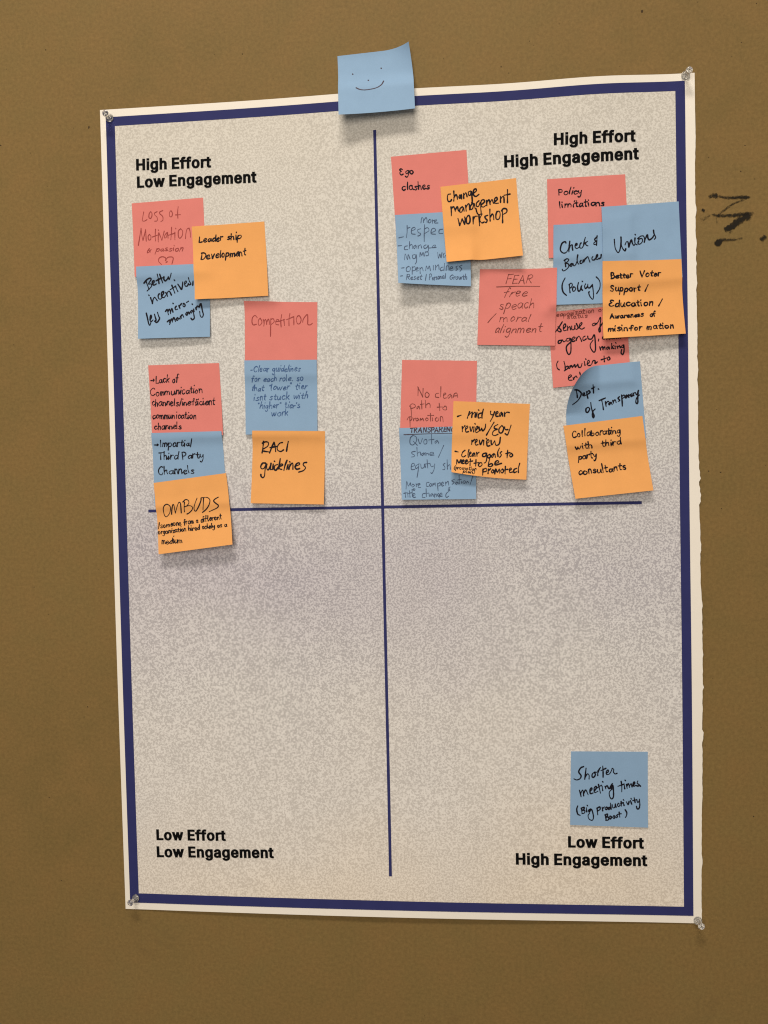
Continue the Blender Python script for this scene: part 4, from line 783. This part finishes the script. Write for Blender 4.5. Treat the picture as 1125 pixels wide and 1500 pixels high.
n = make_note(PINK, 'pink note reading Policy limitations, partly under two blue notes', [(801.4, 262.3), (915.9, 255.1), (922, 370), (803.9, 377.8)], 1.0, 0.6)
write(n, R6, [('Policy', (628, 174), (792, 168), 24, 0.05), ('limitations', (636, 266), (954, 248), 25, 0.05)], width=1.9)
n = make_note(BLUE, 'blue note reading Check & Balances (Policy), its right side under the Unions note', [(810.4, 330.4), (918, 323), (922, 443), (811, 446.4)], 3, 1, curls=((0, 0, .3, .3, 1.5, 0, 0),))
pen(n, 'check', 1.9)
n = make_note(PINK, 'pink note reading Sense of agency, its lower edge under the curled blue note', [(803, 458), (918, 447), (924, 556), (810.4, 568)], 1.0, 1.0)
write(n, R6, [('Weaponization of', (560, 1052), (962, 1006), 17, 0.03, 1.0), ('status', (690, 1062), (835, 1050), 17, 0.03, 1.0)], ink='brown', width=1.0)
pen(n, 'agency', 1.75, lines=[('decision', (742, 330), (1010, 310), 40, 0.1)])
n = make_note(PINK, 'pink note reading FEAR in thin brown ink with an underline', [(702.9, 394.8), (815.7, 392.7), (812.7, 506.6), (699.2, 505.2)], 1.6, 1.2)
write(n, R6, [('FEAR', (250, 812), (445, 806), 33, 0.25), ('free', (240, 906), (406, 898), 34, 0.25), ('speach', (205, 992), (450, 986), 36, 0.2), ('/ moral', (120, 1082), (430, 1080), 32, 0.25),
              ('alignment', (175, 1162), (515, 1156), 31, 0.25)], [([(182, 833), (330, 828), (492, 829)], 1.0)], width=1.1, ink='brown')
n = make_note(BLUE, 'blue note reading Unions, overlapping the navy frame at its right corner', [(880.6, 303.6), (994.6, 294.4), (1000, 406), (884, 416)], 1.2, 1.0, curls=((0, .3, .25, .8, 1.8, 0, 0),))
pen(n, 'unions', 2.0)
n = make_note(ORANGE, 'orange note reading Better Voter Support, crossing the right side of the navy frame', [(881.6, 384), (997.6, 380), (1004.6, 488.6), (884, 496)], 6, 5, mid=0.5)
write(n, R7, [('Better  Voter', (475, 640), (840, 620), 22), ('Support /', (472, 737), (748, 728), 24), ('~education /', (463, 846), (852, 834), 24), ('Awareness  of', (468, 933), (800, 914), 20),
              ('misinfor mation', (455, 1029), (932, 1003), 22)], width=2.0, slant=0.04)
n = make_note(BLUE, 'blue note reading Dept. of Transparency with its upper left corner curled over', [(827.0, 541), (937.6, 529.2), (947, 642), (831, 652)], 1.0, 0.8, roundc=(0.46, 0.60, 13))
pen(n, 'dept', 1.9)
n = make_note(ORANGE, 'orange note reading Collaborating with third party consultants', [(824.9, 623.8), (940.7, 609.4), (957.6, 718.3), (843, 730.6)], 5, 4.5, mid=0.5)
write(n, Q1, [('Collaborating', (188, 852), (642, 812), 34, 0.06), ('with  third', (215, 968), (652, 917), 31, 0.04), ('party', (240, 1062), (417, 1048), 34), ('consultants', (250, 1210), (694, 1158), 36, 0.02)], width=1.9, join=.6)

n = make_note(PINK, 'pink note reading No clear path to promotion', [(589, 527.2), (698.7, 528.6), (697, 636), (586, 635)], 0.6, 0.6)
pen(n, 'promotion', 1.15, 'brown')
n = make_note(BLUE, 'blue note reading Transparen at its top and Quota share below it', [(584.7, 627.3), (697, 624), (697.5, 731), (588.6, 732)], 4, 2.5)
write(n, R8, [('TRANSPARENCY', (160, 632), (525, 622), 19, 0.1, 1.4)], [([(110, 648), (300, 641), (500, 637)], 1.0)], width=1.4, ink='soft')
pen(n, 'quota', 1.05, 'slate')
n = make_note(ORANGE, 'orange note reading mid year review, its lower left corner curling up', [(664.3, 587.8), (776.3, 591.7), (771, 702.6), (660.0, 698.5)], 2, 4, mid=1.0, curls=((0, 1, .9, .45, 4.0, 1.0, 4.6),))
pen(n, 'review', 1.85)
write(n, R8, [('(promotion', (487, 906), (652, 915), 14), ('plan)', (552, 929), (640, 940), 13)], width=1.1, slant=0.1)
n = make_note(BLUE, 'blue note reading Shorter meeting times, alone near the bottom right heading', [(836.6, 1100.9), (949.1, 1101.6), (949.7, 1213), (835.3, 1208.7)], 0.8, 0.8)
pen(n, 'shorter', 1.85)
n = make_note(BLUE, 'blue note with a hand-drawn smiling face, stuck over the top edge of the poster', [(493.7, 80), (603.4, 67.4), (608, 159.5), (496, 168)], 11, 8, mid=-2.0, start=0.05, pw=1.25,
              curls=((1, 0, .40, .55, 9.0, -3.0, 1.0),))
write(n, Q3, (), [([(312, 664), (350, 681), (400, 688), (470, 680), (540, 662), (590, 630), (615, 590)], 1.5), ([(273, 514), (277, 516)], 1.8), ([(586, 449), (590, 451)], 1.8), ([(445, 582), (449, 584)], 1.8)],
      width=1.5, ink='soft', name='smiling_face')

# ------------------------------------------------------------------ pins
def lathe(name, prof, mat, parent, seg=40):
    vs_, fs_ = [], []
    for r, z in prof:
        for k in range(seg):
            a = 2 * math.pi * k / seg
            vs_.append((r * math.cos(a), -z, r * math.sin(a)))
    for i in range(len(prof) - 1):
        for k in range(seg):
            fs_.append((i * seg + k, (i + 1) * seg + k, (i + 1) * seg + (k + 1) % seg, i * seg + (k + 1) % seg))
    fs_.append(tuple(range(seg))); fs_.append(tuple(reversed(range((len(prof) - 1) * seg, len(prof) * seg))))
    me = bpy.data.meshes.new(name); me.from_pydata(vs_, [], fs_); me.update(); me.materials.append(mat)
    b = bmesh.new(); b.from_mesh(me); bmesh.ops.recalc_face_normals(b, faces=b.faces); b.to_mesh(me); b.free()
    for p in me.polygons: p.use_smooth = len(p.vertices) == 4
    o = bpy.data.objects.new(name, me); COL.objects.link(o)
    if parent: o.parent = parent
    return o
PROF = [(0.0012, 0.0), (0.0040, 0.0), (0.0045, 0.0003), (0.0045, 0.0010), (0.0040, 0.0015), (0.0026, 0.0020), (0.0021, 0.0030), (0.0020, 0.0055), (0.0023, 0.0085),
        (0.0029, 0.0100), (0.0034, 0.0104), (0.0036, 0.0110), (0.0035, 0.0119), (0.0030, 0.0124), (0.0010, 0.0126)]
NEED = [(0.0001, -0.0060), (0.0005, -0.0035), (0.0005, 0.0065), (0.0001, 0.0068)]
pins = [((160.6, 173.0), 'clear push pin at the upper left corner of the poster', (0.02, 0.03)), ((1004.0, 110.5), 'clear push pin at the upper right corner of the poster', (0.06, 0.04)),
        ((1022.0, 1348.5), 'clear push pin at the lower right corner of the poster', (-0.03, 0.02)), ((199.0, 1315.5), 'clear push pin at the lower left corner of the poster', (-0.05, -0.14))]
proto = None
for (px, py), lab, tilt in pins:
    loc = world_pts(on_poster([px], [py], 0.0006))[0]
    if proto is None:
        root = thing('push_pin', tuple(loc), lab, 'push pin', 'clear pins at the poster corners')
        proto = (root, lathe('pin_body', PROF, CLEAR, root), lathe('pin_needle', NEED, STEEL, root, 12))
    else:
        root = proto[0].copy(); COL.objects.link(root); root['label'] = lab
        for ch in proto[1:]:
            c = ch.copy(); COL.objects.link(c); c.parent = root
    root.location = loc
    root.rotation_euler = (tilt[0], 0, tilt[1]); root.scale = (0.9, 0.95, 0.9)

# ------------------------------------------------------------------ marks on the wall
def smear(name, strokes):
    vs_, fs_, den, stk = [], [], [], []
    lay_ = 0
    for pts, w0, w1, d0, d1 in strokes:
        C = catmull([(940 + x / 5, 80 + y / 5) for x, y in pts], 10)
        Tn = np.gradient(C, axis=0); Tn /= (np.linalg.norm(Tn, axis=1)[:, None] + 1e-9); Nn = np.c_[-Tn[:, 1], Tn[:, 0]]
        k = len(C); base = len(vs_); M = 6
        lay_ += 1
        for i in range(k):
            f = i / (k - 1); w = (w0 + (w1 - w0) * f) / 5 * (1 + 0.12 * math.sin(i * 1.3)); dd = d0 + (d1 - d0) * f
            end = min(1, min(f, 1 - f) / 0.12)
            for q in range(M + 1):
                g = q / M * 2 - 1
                p = C[i] + Nn[i] * g * w * 0.64
                vs_.append(at(p[0], p[1], 0.00012 + 0.00005 * lay_)); den.append(dd + 0.20 - 0.42 * abs(g) ** 2 - 0.40 * (1 - end)); stk.append((i * 0.22, g * 3.2, lay_ * 7.3))
        for i in range(k - 1):
            for q in range(M):
                b0 = base + i * (M + 1) + q
                fs_.append((b0, b0 + 1, b0 + M + 2, b0 + M + 1))
    o = mesh_obj(name, world_pts(np.array(vs_)), fs_, SMEAR, wall, shade=False)
    a = o.data.attributes.new('pigment', 'FLOAT', 'POINT')
    a.data.foreach_set('value', np.array(den, dtype=np.float32))
    a = o.data.attributes.new('streak', 'FLOAT_VECTOR', 'POINT')
    a.data.foreach_set('vector', np.array(stk, dtype=np.float32).ravel())
    return o
smear('black_scribble', [
    ([(485, 1048), (520, 1034), (560, 1036)], 26, 34, 0.30, 0.55), ([(540, 1030), (600, 1046), (660, 1048), (730, 1046), (802, 1046)], 20, 24, 0.28, 0.55),
    ([(770, 1060), (700, 1080), (640, 1112), (580, 1160), (545, 1200)], 14, 22, 0.30, 0.30), ([(425, 1205), (470, 1196), (510, 1165)], 42, 22, 0.18, 0.20),
    ([(500, 1168), (560, 1180), (640, 1178), (720, 1172), (825, 1162)], 20, 30, 0.30, 0.50), ([(605, 1285), (660, 1258), (720, 1212), (815, 1165)], 30, 52, 0.72, 0.45),
    ([(545, 1400), (560, 1372), (600, 1356), (680, 1354), (780, 1334)], 36, 14, 0.70, 0.12), ([(550, 1395), (575, 1362)], 34, 34, 0.7, 0.7), ([(870, 1362), (890, 1345), (912, 1325)], 34, 30, 0.42, 0.45),
    ([(918, 920), (925, 1020), (926, 1130), (930, 1280)], 18, 26, -0.12, 0.0), ([(440, 1132), (462, 1146)], 16, 16, 0.6, 0.6), ([(545, 1180), (552, 1240)], 12, 10, 0.2, 0.15), ([(640, 1304), (668, 1290)], 10, 8, 0.4, 0.3)])
def blots(name, spots):
    vs_, fs_ = [], []
    for x, y, r, e, ang in spots:
        c = len(vs_); k = 9
        ph = random.uniform(0, 6)
        for i in range(k):
            a = 2 * math.pi * i / k
            rr = r * (0.75 + 0.5 * random.random())
            dx, dy = math.cos(a) * rr, math.sin(a) * rr * e
            vs_.append(at(x + dx * math.cos(ang) - dy * math.sin(ang), y + dx * math.sin(ang) + dy * math.cos(ang), 0.0001))
        fs_.append(tuple(range(c, c + k)))
    return mesh_obj(name, world_pts(np.array(vs_)), fs_, SPECK, wall, shade=False)
SPECK = ink_mat('dark_wall_specks', (0.045, 0.030, 0.016), 0.9)
sp = [(130.0, 186.5, 2.3, 0.5, 1.8), (940.5, 16.5, 2.6, 0.6, 1.8), (44, 224, 1.1, .4, 1.5), (67, 73, .9, .8, 0), (355, 79, 1.0, .8, 0), (1, 213, 1.3, .8, 0), (128.5, 1035.5, 1.2, .6, .6), (72, 1168, 1.1, .5, .4),
      (1085, 251, 1.4, .7, .5), (1105.5, 262, 1.1, .4, 1.4), (1038.5, 230, .9, .4, 1.4), (1091.5, 213, 1.0, .7, 0), (734, 97.5, 1.2, .6, 1.5), (745, 107, .7, .8, 0), (908, 97.5, .9, .5, 1.5), (819, 35, .8, .7, 0), (650, 86, .9, .5, 1.2),
      (1086, 62, 1.1, .6, 0), (1072, 83, .7, .7, 0), (1038, 231, .8, .5, 1.2), (1038, 690, 1.1, .8, 0), (1055.5, 692, 1.3, .8, 0), (1057, 745, .8, .8, 0), (1050, 600, .8, .6, 0), (1104, 1196, 1.2, .7, 0), (50, 860, .8, .6, 0), (90, 1290, .9, .6, 0),
      (20, 505, .8, .6, 0), (60, 640, .7, .7, 0), (617, 1496, 1.0, .4, 2.4), (622, 1488, .8, .4, 2.2), (700, 63, .6, .7, 0), (776, 60, .9, .5, 2), (782, 66, .8, .5, 2), (1022, 3, .8, .7, 0), (1108, 5, .9, .7, 0)]
for _ in range(150):
    sp.append((random.uniform(0, 1125), random.uniform(0, 1500), random.uniform(0.22, 0.6), random.uniform(.4, 1), random.uniform(0, 3)))
blots('dark_specks', sp)
